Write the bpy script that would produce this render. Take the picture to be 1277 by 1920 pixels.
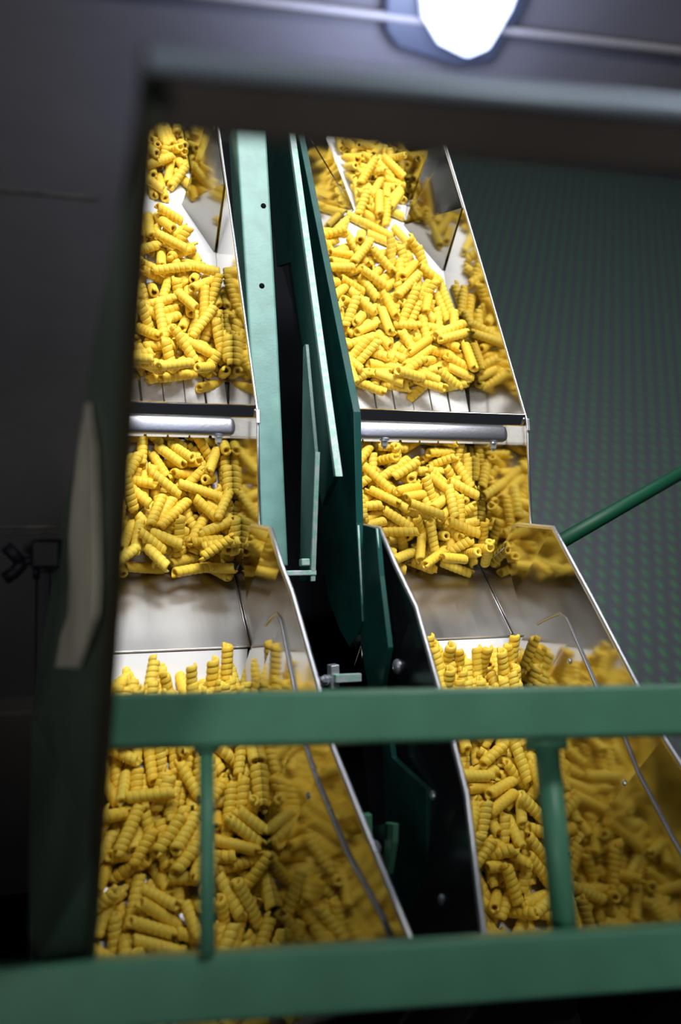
import bpy, bmesh, math, random
from mathutils import Vector, Matrix, Quaternion

for o in list(bpy.data.objects): bpy.data.objects.remove(o)
SC = bpy.context.scene
COL = SC.collection
CAMZ = 2.1                                   # camera height above the hall floor, metres
FPX = 1862.0                                 # focal length in pixels of the 1277 x 1920 frame
YAW = math.atan(591.0/FPX); PITCH = math.radians(42)
CT, ST, CP, SP = math.cos(YAW), math.sin(YAW), math.cos(PITCH), math.sin(PITCH)

# ------------------------------------------------------------------ camera
cam_d = bpy.data.cameras.new('camera'); cam = bpy.data.objects.new('camera', cam_d); COL.objects.link(cam)
cam_d.sensor_fit = 'VERTICAL'; cam_d.sensor_height = 36.0; cam_d.sensor_width = 24.0
cam_d.lens = FPX/1920.0*36.0
cam_d.clip_start = 0.02; cam_d.clip_end = 200
Fv = Vector((0, CP, -SP)); Uv = Vector((0, SP, CP)); Xv = Vector((1, 0, 0))
right = Xv*CT - Fv*ST; fwd = Xv*ST + Fv*CT
m = Matrix((right, Uv, -fwd)).transposed().to_4x4(); m.translation = (0, 0, CAMZ)
cam.matrix_world = m
cam_d.dof.use_dof = True; cam_d.dof.focus_distance = 1.27; cam_d.dof.aperture_fstop = 3.1
SC.camera = cam
SC.view_settings.view_transform = 'Standard'; SC.view_settings.look = 'None'
SC.view_settings.gamma = 1.0; SC.view_settings.use_curve_mapping = False
SC.view_settings.exposure = 0.0
SC.cycles.max_bounces = 8; SC.cycles.glossy_bounces = 5; SC.cycles.diffuse_bounces = 3
SC.cycles.sample_clamp_indirect = 4.0
SC.cycles.use_denoising = True

# ------------------------------------------------------------------ light
w = bpy.data.worlds.new('World'); SC.world = w; w.use_nodes = True
bg = w.node_tree.nodes['Background']; bg.inputs[0].default_value = (0.30, 0.33, 0.42, 1); bg.inputs[1].default_value = 0.10
def area(name, loc, target, sx, sy, power, color=(1, 1, 1), spread=180):
    l = bpy.data.lights.new(name, 'AREA'); l.shape = 'RECTANGLE'; l.size = sx; l.size_y = sy
    l.energy = power; l.color = color; l.spread = math.radians(spread)
    o = bpy.data.objects.new(name, l); COL.objects.link(o); o.location = loc
    o.rotation_euler = (Vector(target)-Vector(loc)).to_track_quat('-Z', 'Y').to_euler()
    return o
area('overhead_light', (0.45, 1.10, 4.0), (0.42, 1.05, 1.3), 1.6, 0.7, 118, (0.98, 0.99, 1.0))
area('overhead_light', (0.5, 2.9, 4.3), (0.35, 1.0, 1.3), 1.6, 0.5, 20, (0.90, 0.95, 1.0))
area('overhead_light', (3.4, 5.2, 4.6), (2.2, 3.0, 0), 1.6, 0.6, 27, (0.84, 0.90, 1.0), 100)  # added hall fill without a known fixture, brightens the grating
sl_ = bpy.data.lights.new('fill_spot', 'SPOT'); sl_.energy = 98; sl_.spot_size = math.radians(27); sl_.spot_blend = 1.0; sl_.shadow_soft_size = .25; sl_.color = (.98, .98, .95)  # added fill from behind the camera for rails and frame, no known lamp
so_ = bpy.data.objects.new('fill_spot', sl_); COL.objects.link(so_); so_.location = (-1.25, -1.25, 3.6)
so_.rotation_euler = (Vector((0.15, 0.6, 1.95))-so_.location).to_track_quat('-Z', 'Y').to_euler()

# ------------------------------------------------------------------ placing helpers
def ray(px, py):
    u = px-638.5; v = py-960.0
    a, b, c = u*CT+FPX*ST, FPX*CT-u*ST, -v
    return Xv*a + Fv*b + Uv*c
def at_x(px, py, x):
    r = ray(px, py); p = r*(x/r.x); return Vector((p.x, p.y, p.z+CAMZ))
def at_y(px, py, y):
    r = ray(px, py); p = r*(y/r.y); return Vector((p.x, p.y, p.z+CAMZ))
def at_z(px, py, z):
    r = ray(px, py); p = r*((z-CAMZ)/r.z); return Vector((p.x, p.y, p.z+CAMZ))
def at_d(px, py, d):
    r = ray(px, py); p = r*(d/(r.dot(Fv))); return Vector((p.x, p.y, p.z+CAMZ))

# ------------------------------------------------------------------ materials
def mat(name, col, rough=0.5, metal=0.0, spec=0.5, noise=0.0, nscale=20.0, bump=0.0, bscale=200.0, stretch=(1, 1, 1),
        rvar=0.0, sss=0.0, coat=0.0, col2=None):
    M = bpy.data.materials.new(name); M.use_nodes = True; nt = M.node_tree; N = nt.nodes; L = nt.links
    b = N['Principled BSDF']; b.inputs['Base Color'].default_value = (*col, 1); b.inputs['Roughness'].default_value = rough
    b.inputs['Metallic'].default_value = metal; b.inputs['Specular IOR Level'].default_value = spec
    if coat: b.inputs['Coat Weight'].default_value = coat; b.inputs['Coat Roughness'].default_value = .12
    if sss: b.inputs['Subsurface Weight'].default_value = sss; b.inputs['Subsurface Radius'].default_value = (.004, .002, .0006); b.inputs['Subsurface Scale'].default_value = 1.0
    tc = N.new('ShaderNodeTexCoord'); mp = N.new('ShaderNodeMapping'); mp.inputs['Scale'].default_value = stretch
    L.new(tc.outputs['Object'], mp.inputs['Vector'])
    if noise or rvar:
        n = N.new('ShaderNodeTexNoise'); n.inputs['Scale'].default_value = nscale; n.inputs['Detail'].default_value = 4; L.new(mp.outputs[0], n.inputs['Vector'])
    if noise:
        mx = N.new('ShaderNodeMix'); mx.data_type = 'RGBA'
        c2 = col2 or tuple(max(0, c*(1-noise)) for c in col)
        mx.inputs[6].default_value = (*col, 1); mx.inputs[7].default_value = (*c2, 1)
        cr = N.new('ShaderNodeMapRange'); cr.inputs[1].default_value = .35; cr.inputs[2].default_value = .65
        L.new(n.outputs['Fac'], cr.inputs[0]); L.new(cr.outputs[0], mx.inputs[0]); L.new(mx.outputs[2], b.inputs['Base Color'])
    if rvar:
        r = N.new('ShaderNodeMapRange'); r.inputs[1].default_value = .3; r.inputs[2].default_value = .7
        r.inputs[3].default_value = rough-rvar; r.inputs[4].default_value = rough+rvar
        L.new(n.outputs['Fac'], r.inputs[0]); L.new(r.outputs[0], b.inputs['Roughness'])
    if bump:
        n2 = N.new('ShaderNodeTexNoise'); n2.inputs['Scale'].default_value = bscale; n2.inputs['Detail'].default_value = 3; L.new(mp.outputs[0], n2.inputs['Vector'])
        bp = N.new('ShaderNodeBump'); bp.inputs['Strength'].default_value = bump; bp.inputs['Distance'].default_value = .001
        L.new(n2.outputs['Fac'], bp.inputs['Height']); L.new(bp.outputs[0], b.inputs['Normal'])
    return M
M_steel = mat('polished_steel', (.50, .485, .46), .10, 1.0, rvar=.04, nscale=14, bump=.03, bscale=60)
M_plate = mat('brushed_steel', (.50, .485, .47), .34, 1.0, rvar=.06, nscale=30, bump=.10, bscale=240, stretch=(1, .12, 1))
M_rim = mat('steel_rim', (.80, .80, .82), .38, 1.0, bump=.2, bscale=300)
M_black = mat('darkened_steel', (.045, .048, .06), .22, .75, rvar=.06, nscale=12)
M_white = mat('lamp_glare_floor', (.86, .87, .90), .22, 0, noise=.04, nscale=30)  # white stands for lamp glare on the steel trough floors
M_finger = mat('chalky_white_plastic', (.92, .91, .88), .62, 0, noise=.14, nscale=160, bump=.35, bscale=500)
M_zinc = mat('zinc_bolt', (.70, .73, .78), .30, .75)
M_dgreen = mat('dark_green_paint', (.006, .075, .062), .34, 0, noise=.35, nscale=22, bump=.12, bscale=260, rvar=.05)
M_teal = mat('teal_green_paint', (.17, .37, .32), .42, 0, noise=.22, nscale=35, bump=.15, bscale=300)
M_green = mat('rail_green_paint', (.125, .37, .225), .38, 0, noise=.12, nscale=25, bump=.08, bscale=200)
M_edge = mat('green_highlight_chips', (.22, .48, .36), .4, 0, noise=.5, nscale=140, bump=.4, bscale=500, col2=(.45, .50, .52))  # pale tone paints the plates' edge highlights; grey specks are chips
M_rod = mat('deep_green_gloss', (.002, .050, .022), .5, 0, spec=.3)
M_frame = mat('olive_green_paint', (.06, .05, .025), .35, 0, noise=.3, nscale=10)
M_side = mat('grey_green_paint', (.13, .19, .135), .3, 0, noise=.3, nscale=8)
M_bar = mat('brown_grey_bar', (.10, .082, .072), .32, 0, noise=.3, nscale=10)
M_knob = mat('black_plastic', (.006, .006, .010), .5, spec=.2)
M_beige = mat('beige_reflection', (.88, .80, .62), .5, 0, noise=.3, nscale=18)
M_barsteel = mat('satin_steel_bar', (.42, .42, .45), .42, 1.0, bump=.15, bscale=350)
M_dark = mat('shade_black', (.004, .0045, .006), .9, spec=.08)  # flat black standing for shade in gaps, slots and holes
M_darkref = mat('dark_reflection_steel', (.26, .25, .22), .12, 1.0, rvar=.03, nscale=20)  # polished steel darkened to carry the dark reflection on the right funnel plate

# ------------------------------------------------------------------ object helpers
def link(name, me, material, parent=None, smooth=False):
    me.materials.append(material)
    if smooth:
        for p in me.polygons: p.use_smooth = True
    o = bpy.data.objects.new(name, me); COL.objects.link(o)
    if parent: o.parent = parent; o.matrix_parent_inverse = parent.matrix_world.inverted()
    return o
def bmfin(bm, name):
    bmesh.ops.recalc_face_normals(bm, faces=bm.faces)
    me = bpy.data.meshes.new(name); bm.to_mesh(me); bm.free(); return me
def thing(name, label, cat, loc=(0, 0, 0), group=None):
    o = bpy.data.objects.new(name, None); COL.objects.link(o); o.location = loc; o.empty_display_size = .05
    o['label'] = label; o['category'] = cat
    if group: o['group'] = group
    bpy.context.view_layer.update()
    return o
def tag(o, label, cat, group=None, kind=None):
    o['label'] = label; o['category'] = cat
    if group: o['group'] = group
    if kind: o['kind'] = kind
    return o
def bevel(bm, w, seg=2, ang=30):
    es = [e for e in bm.edges if len(e.link_faces) == 2 and e.calc_face_angle(0) > math.radians(ang)]
    bmesh.ops.bevel(bm, geom=es, offset=w, segments=seg, affect='EDGES', profile=.5)
def prism(name, pts, off, material, parent=None, bev=0.0008, seg=2):
    """polygon of 3D points thickened by the vector off"""
    bm = bmesh.new(); off = Vector(off)
    a = [bm.verts.new(p) for p in pts]; b = [bm.verts.new(Vector(p)+off) for p in pts]
    bm.faces.new(a); bm.faces.new(b[::-1])
    n = len(a)
    for i in range(n): bm.faces.new((a[i], b[i], b[(i+1) % n], a[(i+1) % n]))
    bmesh.ops.recalc_face_normals(bm, faces=bm.faces)
    if bev: bevel(bm, bev, seg)
    return link(name, bmfin(bm, name), material, parent)
def boxo(name, c, ax, ay, az, sx, sy, sz, material, parent=None, bev=.001, seg=2):
    """box centred at c along three axes"""
    c = Vector(c); ax, ay, az = Vector(ax).normalized(), Vector(ay).normalized(), Vector(az).normalized()
    q = [c + ax*(i*sx/2) + ay*(j*sy/2) - az*(sz/2) for i, j in ((-1, -1), (1, -1), (1, 1), (-1, 1))]
    return prism(name, q, az*sz, material, parent, bev, seg)
def wallsheet(name, plan, t, material, parent=None, bev=.0006, tilt=0):
    """upright sheet: plan = list of (x, y, ztop, zbottom); t = thickness towards +x"""
    bm = bmesh.new(); rows = []
    for x, y, zt, zb in plan:
        k = tilt*(zt-zb); rows.append([bm.verts.new((x-k, y, zb)), bm.verts.new((x, y, zt)), bm.verts.new((x+t, y, zt)), bm.verts.new((x+t-k, y, zb))])
    for r, s in zip(rows, rows[1:]):
        for k in range(4): bm.faces.new((r[k], r[(k+1) % 4], s[(k+1) % 4], s[k]))
    bm.faces.new(rows[0]); bm.faces.new(rows[-1][::-1])
    bmesh.ops.recalc_face_normals(bm, faces=bm.faces)
    if bev: bevel(bm, bev, 1, 50)
    return link(name, bmfin(bm, name), material, parent)
def tube(name, pts, r, material, parent=None, n=14, caps=True):
    pts = [Vector(p) for p in pts]; bm = bmesh.new(); rings = []
    prev = None
    for i, p in enumerate(pts):
        d = (pts[min(i+1, len(pts)-1)]-pts[max(i-1, 0)]).normalized()
        if prev is None: a = d.orthogonal().normalized()
        else: a = (prev - d*prev.dot(d)).normalized()
        prev = a; b = d.cross(a)
        rings.append([bm.verts.new(p+(a*math.cos(2*math.pi*k/n)+b*math.sin(2*math.pi*k/n))*r) for k in range(n)])
    for s, q in zip(rings, rings[1:]):
        for k in range(n): bm.faces.new((s[k], s[(k+1) % n], q[(k+1) % n], q[k]))
    if caps: bm.faces.new(rings[0]); bm.faces.new(rings[-1])
    return link(name, bmfin(bm, name), material, parent, smooth=True)
def hexbolt(name, c, axis, r, h, material, parent=None):
    """bolt: washer, hexagonal head and threaded tip along axis"""
    axis = Vector(axis).normalized(); a = axis.orthogonal().normalized(); b = axis.cross(a); c = Vector(c); bm = bmesh.new()
    def cyl(r0, r1, z0, z1, n):
        A = [bm.verts.new(c+axis*z0+(a*math.cos(2*math.pi*k/n)+b*math.sin(2*math.pi*k/n))*r0) for k in range(n)]
        B = [bm.verts.new(c+axis*z1+(a*math.cos(2*math.pi*k/n)+b*math.sin(2*math.pi*k/n))*r1) for k in range(n)]
        for k in range(n): bm.faces.new((A[k], A[(k+1) % n], B[(k+1) % n], B[k]))
        bm.faces.new(A); bm.faces.new(B)
    cyl(r*1.35, r*1.35, 0, h*.18, 20); cyl(r, r, h*.18, h*.85, 6); cyl(r*.86, r*.7, h*.85, h, 6); cyl(r*.45, r*.4, h, h*1.25, 12)
    return link(name, bmfin(bm, name), material, parent)
def dome(name, c, axis, r, material, parent=None):
    """low button-head screw"""
    axis = Vector(axis).normalized(); a = axis.orthogonal().normalized(); b = axis.cross(a); c = Vector(c); bm = bmesh.new(); rows = []
    for rr, zz in ((1, 0), (1, .15), (.86, .38), (.55, .58), (.3, .62), (.26, .4), (.05, .4)):
        rows.append([bm.verts.new(c+axis*zz*r+(a*math.cos(2*math.pi*k/16)+b*math.sin(2*math.pi*k/16))*r*rr) for k in range(16)])
    for s, q in zip(rows, rows[1:]):
        for k in range(16): bm.faces.new((s[k], s[(k+1) % 16], q[(k+1) % 16], q[k]))
    bm.faces.new(rows[-1]); bm.faces.new(rows[0])
    return link(name, bmfin(bm, name), material, parent, smooth=False)

# ------------------------------------------------------------------ the hall floor
def plane(name, x0, x1, y0, y1, z, material, t=.02):
    bm = bmesh.new()
    bmesh.ops.create_cube(bm, size=1)
    for v in bm.verts: v.co = Vector(((x0+x1)/2+v.co.x*(x1-x0), (y0+y1)/2+v.co.y*(y1-y0), z-t/2+v.co.z*t))
    return link(name, bmfin(bm, name), material)
M_floor = mat('painted_concrete', (.032, .030, .034), .30, 0, noise=.35, nscale=1.6, bump=.4, bscale=9, rvar=.08)
fl = plane('floor', -14, 30, -3, 60, 0, M_floor); fl['kind'] = 'structure'

M_mat = bpy.data.materials.new('diamond_grating'); M_mat.use_nodes = True
nt = M_mat.node_tree; N = nt.nodes; L = nt.links; b = N['Principled BSDF']
tc = N.new('ShaderNodeTexCoord'); sp = N.new('ShaderNodeSeparateXYZ'); L.new(tc.outputs['Object'], sp.inputs[0])
def mth(op, a, bb=None, c=None):
    n = N.new('ShaderNodeMath'); n.operation = op
    for i, v in enumerate((a, bb, c)):
        if v is None: continue
        if isinstance(v, (int, float)): n.inputs[i].default_value = v
        else: L.new(v, n.inputs[i])
    return n.outputs[0]
PX, PY = .056, .115
fx = mth('MULTIPLY', sp.outputs[0], 2*math.pi/PX); fy = mth('MULTIPLY', sp.outputs[1], 2*math.pi/PY)
s1 = mth('SINE', mth('ADD', fx, fy)); s2 = mth('SINE', mth('SUBTRACT', fx, fy))
dm = mth('MULTIPLY', mth('ADD', s1, 1), mth('ADD', s2, 1))           # 0..4, peaks form a staggered lattice
mr = N.new('ShaderNodeMapRange'); mr.inputs[1].default_value = .6; mr.inputs[2].default_value = 3.6; L.new(dm, mr.inputs[0])
mx = N.new('ShaderNodeMix'); mx.data_type = 'RGBA'; mx.inputs[6].default_value = (.040, .043, .050, 1); mx.inputs[7].default_value = (.026, .120, .042, 1)
L.new(mr.outputs[0], mx.inputs[0]); L.new(mx.outputs[2], b.inputs['Base Color']); b.inputs['Roughness'].default_value = .42
bp = N.new('ShaderNodeBump'); bp.inputs['Strength'].default_value = .2; bp.inputs['Distance'].default_value = .002; L.new(mr.outputs[0], bp.inputs['Height']); L.new(bp.outputs[0], b.inputs['Normal'])
gr = plane('floor_grating', .62, 9.0, .2, 5.6, .012, M_mat, .012)
tag(gr, 'dark floor grating with green diamond pattern right of the pasta troughs', 'floor grating')
# the concrete partition the troughs pass through, left of and above the guard frame
M_wall = mat('bare_concrete', (.125, .114, .118), .75, 0, noise=.3, nscale=5, bump=.5, bscale=60)
M_slab = mat('beige_concrete', (.14, .12, .10), .8, 0, noise=.3, nscale=6, bump=.5, bscale=60)
M_joint = mat('pale_joint', (.12, .11, .09), .9, 0, noise=.5, nscale=60)
WY = .70
def wpt(px, py, dy=0):
    p = at_y(px, py, WY+dy); return p
zt = CAMZ+1.6  # unseen upper wall, raised to block overhead light from rails and lower pasta
corner = wpt(262, 150)
rimz = CAMZ-.712
edge = [wpt(286, 150), wpt(269, 420), wpt(244, 800), wpt(230, 1000)]
low = Vector((edge[-1].x-.002, WY, rimz))
bot = wpt(0, 1310).z
tr = wpt(1300, 262)
poly = [Vector((-1.6, WY, zt)), Vector((2.2, WY, zt)), Vector((2.2, WY, tr.z)), tr] + edge + [low, Vector((.012, WY, rimz)), Vector((.012, WY, bot)), Vector((-1.6, WY, bot))]
wl_ = prism('wall_front', poly, (0, .05, 0), M_wall, None, .003, 1); wl_['kind'] = 'structure'
for ya, yb, hh, mm in ((360, 369, .0012, M_joint), (984, 990, .0012, M_joint), (993, 1001, .0010, M_joint)):
    A, B = wpt(0, ya), wpt(225, yb); z = (A.z+B.z)/2
    boxo('wall_joint', (-.75, WY-.0008, z), (1, 0, 0), (0, 1, 0), (0, 0, 1), 1.6, .002, hh, mm, wl_, 0)
b2 = wpt(0, 1655).z
st = prism('concrete_step', [Vector((-1.6, WY-.02, bot-.001)), Vector((.010, WY-.02, bot-.001)), Vector((.010, WY-.02, b2)), Vector((-1.6, WY-.02, b2))], (0, .06, 0), M_slab, None, .004, 2)
tag(st, 'beige concrete block low at the left edge, under the grey partition wall', 'concrete block')
pb = prism('black_gap_box', [Vector((-1.6, WY-.01, b2-.001)), Vector((.008, WY-.01, b2-.001)), Vector((.008, WY-.01, .0)), Vector((-1.6, WY-.01, .0))], (0, .6, 0), M_dark, None, .004, 2)  # black box added for the dark gap below the block
tag(pb, 'added black box for the dark gap under the beige block, left edge', 'gap filler')
# conduit and lamp on the upper part of the partition
c0 = wpt(380, -10, -.01); c1 = wpt(1290, 98, -.01)
cd_ = tube('wall_conduit', [c0-(c1-c0)*.3, c0, c1, c1+(c1-c0)*.4], .0032, mat('conduit_grey', (.22, .20, .19), .5), None, 12)
tag(cd_, 'thin grey conduit crossing the wall behind the bright lamp', 'conduit')
M_glow = bpy.data.materials.new('lamp_glow'); M_glow.use_nodes = True
gb = M_glow.node_tree.nodes['Principled BSDF']; gb.inputs['Base Color'].default_value = (.8, .85, .95, 1)
gb.inputs['Emission Color'].default_value = (.62, .70, 1.0, 1); gb.inputs['Emission Strength'].default_value = 1.15
lp = thing('wall_lamp', 'bright white-blue wall lamp above the top bar of the guard frame', 'lamp', wpt(860, 40))
def wq(pix, dy): return [wpt(px, py, dy) for px, py in pix]
prism('lamp_housing', wq([(722, -70), (1012, -70), (985, 20), (925, 118), (858, 128), (745, 92), (722, 60)], -.012), (0, .012, 0), mat('lamp_housing_blue', (.045, .05, .07), .4), lp, .003, 2)
pl = bpy.data.lights.new('wall_lamp_light', 'AREA'); pl.size = .10; pl.energy = .75; pl.color = (.55, .65, 1.0)
po = bpy.data.objects.new('wall_lamp_light', pl); COL.objects.link(po); po.location = wpt(865, 20, -.11); po.rotation_euler = (math.radians(90), 0, 0)
po.parent = lp; po.matrix_parent_inverse = lp.matrix_world.inverted()
dfz = prism('lamp_diffuser', wq([(775, -70), (980, -70), (950, 10), (908, 84), (866, 100), (814, 74), (785, 25)], -.0125), (0, -.014, 0), M_glow, lp, .004, 3)

# ------------------------------------------------------------------ troughs
Z = CAMZ
WT = .002
X_OF = {'left': .030, 'right': .375}
W = .225
UP_TOP = [(1.62, -.437), (1.376, -.510), (1.15, -.581), (.918, -.657), (.905, -.661), (.812, -.750)]
UP_BOT = [(.868, -.882), (.885, -.915), (1.04, -.85), (1.26, -.72), (1.62, -.68)]
FLOOR_A = ((1.62, -.600), (1.26, -.650)); FLOOR_B = ((1.26, -.650), (1.035, -.772))
FLOOR_C = ((1.035, -.803), (.885, -.893)); FLOOR_D = ((.752, -.908), (.26, -1.035))

def slab2(name, x0, x1, a, c, t, material, parent, bev=.0004):
    """sheet spanning x0..x1 between profile points a, c given as (y, z)"""
    a = Vector((0, a[0], a[1]+Z)); c = Vector((0, c[0], c[1]+Z)); n = Vector((0, -(c-a).z, (c-a).y)).normalized()
    if n.z < 0: n = -n
    q = [Vector((x0, 0, 0))+a, Vector((x1, 0, 0))+a, Vector((x1, 0, 0))+c, Vector((x0, 0, 0))+c]
    return prism(name, q, -n*t, material, parent, bev)

def upper_trough(side):
    x0 = X_OF[side]; x1 = x0+W
    nm = {'left': 'polished steel upper trough of spiral pasta with white end fingers, nearer the wing knob',
          'right': 'polished steel upper trough of spiral pasta with white end fingers, beside the floor grating'}[side]
    t = thing('feed_trough', nm, 'trough', (x0+W/2, 1.2, Z-.68), 'pair of upper pasta troughs')
    for xx in (x0, x1-WT):
        prof = [Vector((xx, y, z+Z)) for y, z in UP_TOP+UP_BOT]
        o = prism('side_wall', prof, (WT, 0, 0), M_steel, t, .0005, 1)
        # bright rolled rim along the top of the wall
        rim = tube('wall_rim', [(xx+WT/2, y, z+Z) for y, z in UP_TOP], .0017, M_rim, o, 10)
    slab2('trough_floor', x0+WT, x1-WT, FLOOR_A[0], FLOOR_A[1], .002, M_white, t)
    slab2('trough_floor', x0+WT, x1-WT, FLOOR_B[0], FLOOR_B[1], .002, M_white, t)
    # funnel plates that narrow the upstream end
    def defl(pl, xt, dm=M_steel):
        for (xa, ya), (xb, yb) in zip(pl, pl[1:]):
            def fz(y): return -.650+(y-1.26)*(.05/.36) if y > 1.26 else -.650-(1.26-y)*(.122/.225)
            def tz(y): return -.510-(1.376-y)*.31 - .004
            q = [(x0+xa, ya, Z+fz(ya)), (x0+xb, yb, Z+fz(yb)), (x0+xt, yb, Z+tz(yb)), (x0+xt, ya, Z+tz(ya))]
            prism('funnel_plate', q, (.0015, .0006, 0), dm, t, 0)
    defl([(.110, 1.62), (.110, 1.40), (.004, 1.262)], .003)
    defl([(.206, 1.62), (.206, 1.43), (.186, 1.372), (.2205, 1.262)], .2215, M_darkref)
    # crossbar at the top of the walls
    yb, zb = .912, -.6575
    prism('crossbar', [(x0+WT, yb+.003, Z+zb), (x0+WT, yb-.001, Z+zb+.0015), (x0+WT, yb-.0075, Z+zb-.0105), (x0+WT, yb-.0055, Z+zb-.0135), (x0+WT, yb+.006, Z+zb-.012)],
          (W-2*WT, 0, 0), M_steel, t, .0006)
    xl, xr = x0+WT+.0005, x1-.026
    bm = bmesh.new(); rings = []
    cy, cz = yb-.0135, Z+zb-.0205; n = 16
    def ring(x, k):
        vs = []
        for i in range(n):
            a = 2*math.pi*i/n; ca, sa = math.cos(a), math.sin(a)
            # rounded flat section, 26 mm wide and 9 mm thick, leaning 30 degrees
            py = .0105*k*math.copysign(abs(ca)**.6, ca); pz = .0052*k*math.copysign(abs(sa)**.6, sa)
            an = math.radians(38)
            vs.append(bm.verts.new((x, cy+py*math.cos(an)-pz*math.sin(an), cz+py*math.sin(an)+pz*math.cos(an))))
        return vs
    for x, k in ((xl, .9), (xl+.001, 1), (xr-.006, 1), (xr-.002, .8), (xr, .35)): rings.append(ring(x, k))
    for s, q in zip(rings, rings[1:]):
        for k in range(n): bm.faces.new((s[k], s[(k+1) % n], q[(k+1) % n], q[k]))
    bm.faces.new(rings[0]); bm.faces.new(rings[-1])
    o = link('clamp_bar', bmfin(bm, 'clamp_bar'), M_barsteel, t, smooth=True)
    for fx in (.036, .180):
        hexbolt('bolt', (x0+fx, cy-.0075, cz-.0068), (0, -.62, -.78), .0042, .0095, M_zinc, o)
    for fx in (.098, .163):
        tube('slot', [(x0+fx, cy-.0060, cz+.0002), (x0+fx+.003, cy-.0060, cz+.0002)], .0011, M_dark, o, 8)
    # white fingers across the end of the floor
    nf = 8; rnd = random.Random(5 if side == 'left' else 9)
    for i in range(nf):
        fw = (W-2*WT)/nf; xa = x0+WT+i*fw+.0004; xb = xa+fw-.0012
        if i in (0, 3, 6): xb -= .0016
        lift = .004*rnd.random(); sk = .003
        a = (1.028, -.772); c = (1.075+.004*rnd.random(), -.738+lift)
        q = [(xa+sk, a[0]-.02, Z+a[1]-.008), (xb+sk, a[0]-.02, Z+a[1]-.008), (xb-sk, c[0], Z+c[1]), (xa-sk, c[0], Z+c[1])]
        prism('end_finger', q, (0, .0024, .0036), M_finger, t, .0012, 2)
    # collar welded at the front top corner
    boxo('corner_lug', (x0+.001, .9, Z-.664), (1, 0, 0), (0, 1, .8), (0, -.8, 1), .005, .016, .004, M_rim, t, .001)
    boxo('corner_lug', (x1-.001, .9, Z-.664), (1, 0, 0), (0, 1, .8), (0, -.8, 1), .005, .016, .004, M_rim, t, .001)
    return t
upper_trough('left'); upper_trough('right')

RIMZ = Z-.716
def rimpts(pix): return [at_z(px, py, RIMZ) for px, py in pix]
L_RIM = [(497, 971), (545, 1112), (595, 1290), (620, 1400), (652, 1480), (770, 1772), (800, 1850)]
R3_RIM = [(735, 1001), (778, 1140), (820, 1290), (848, 1395), (872, 1490), (905, 1760), (915, 1850)]
R4_RIM = [(1040, 991), (1112, 1130), (1190, 1280), (1243, 1385), (1282, 1445), (1440, 1690), (1520, 1810)]
def zfloor(y):
    if y > .752: return -.893
    return -.908-(.752-y)*.258
def lower_wall(name, pts, t, parent, ear, tilt=0):
    """side wall of the lower trough under its rim: a deep sheet, cut back at the upstream end"""
    plan = []
    p0 = pts[0]; xi = ear
    plan.append((xi, .842, Z-.785, Z-.812))
    plan.append((xi, .834, Z-.772, Z-.817))
    plan.append((xi, .767, RIMZ, Z-.828))
    plan.append((xi+(pts[1].x-xi)*.3, .715, RIMZ, Z-.834))
    plan.append((xi+(pts[1].x-xi)*.32, .711, RIMZ, Z+zfloor(.711)-.03))
    for p in pts[1:]: plan.append((p.x, p.y, RIMZ, Z+zfloor(p.y)-.03))
    o = wallsheet(name, plan, t, M_steel, parent, tilt=tilt)
    rim = tube('wall_rim', [(p[0]+t/2, p[1], p[2]) for p in plan], .0030, M_rim, o, 10)
    return o

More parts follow.
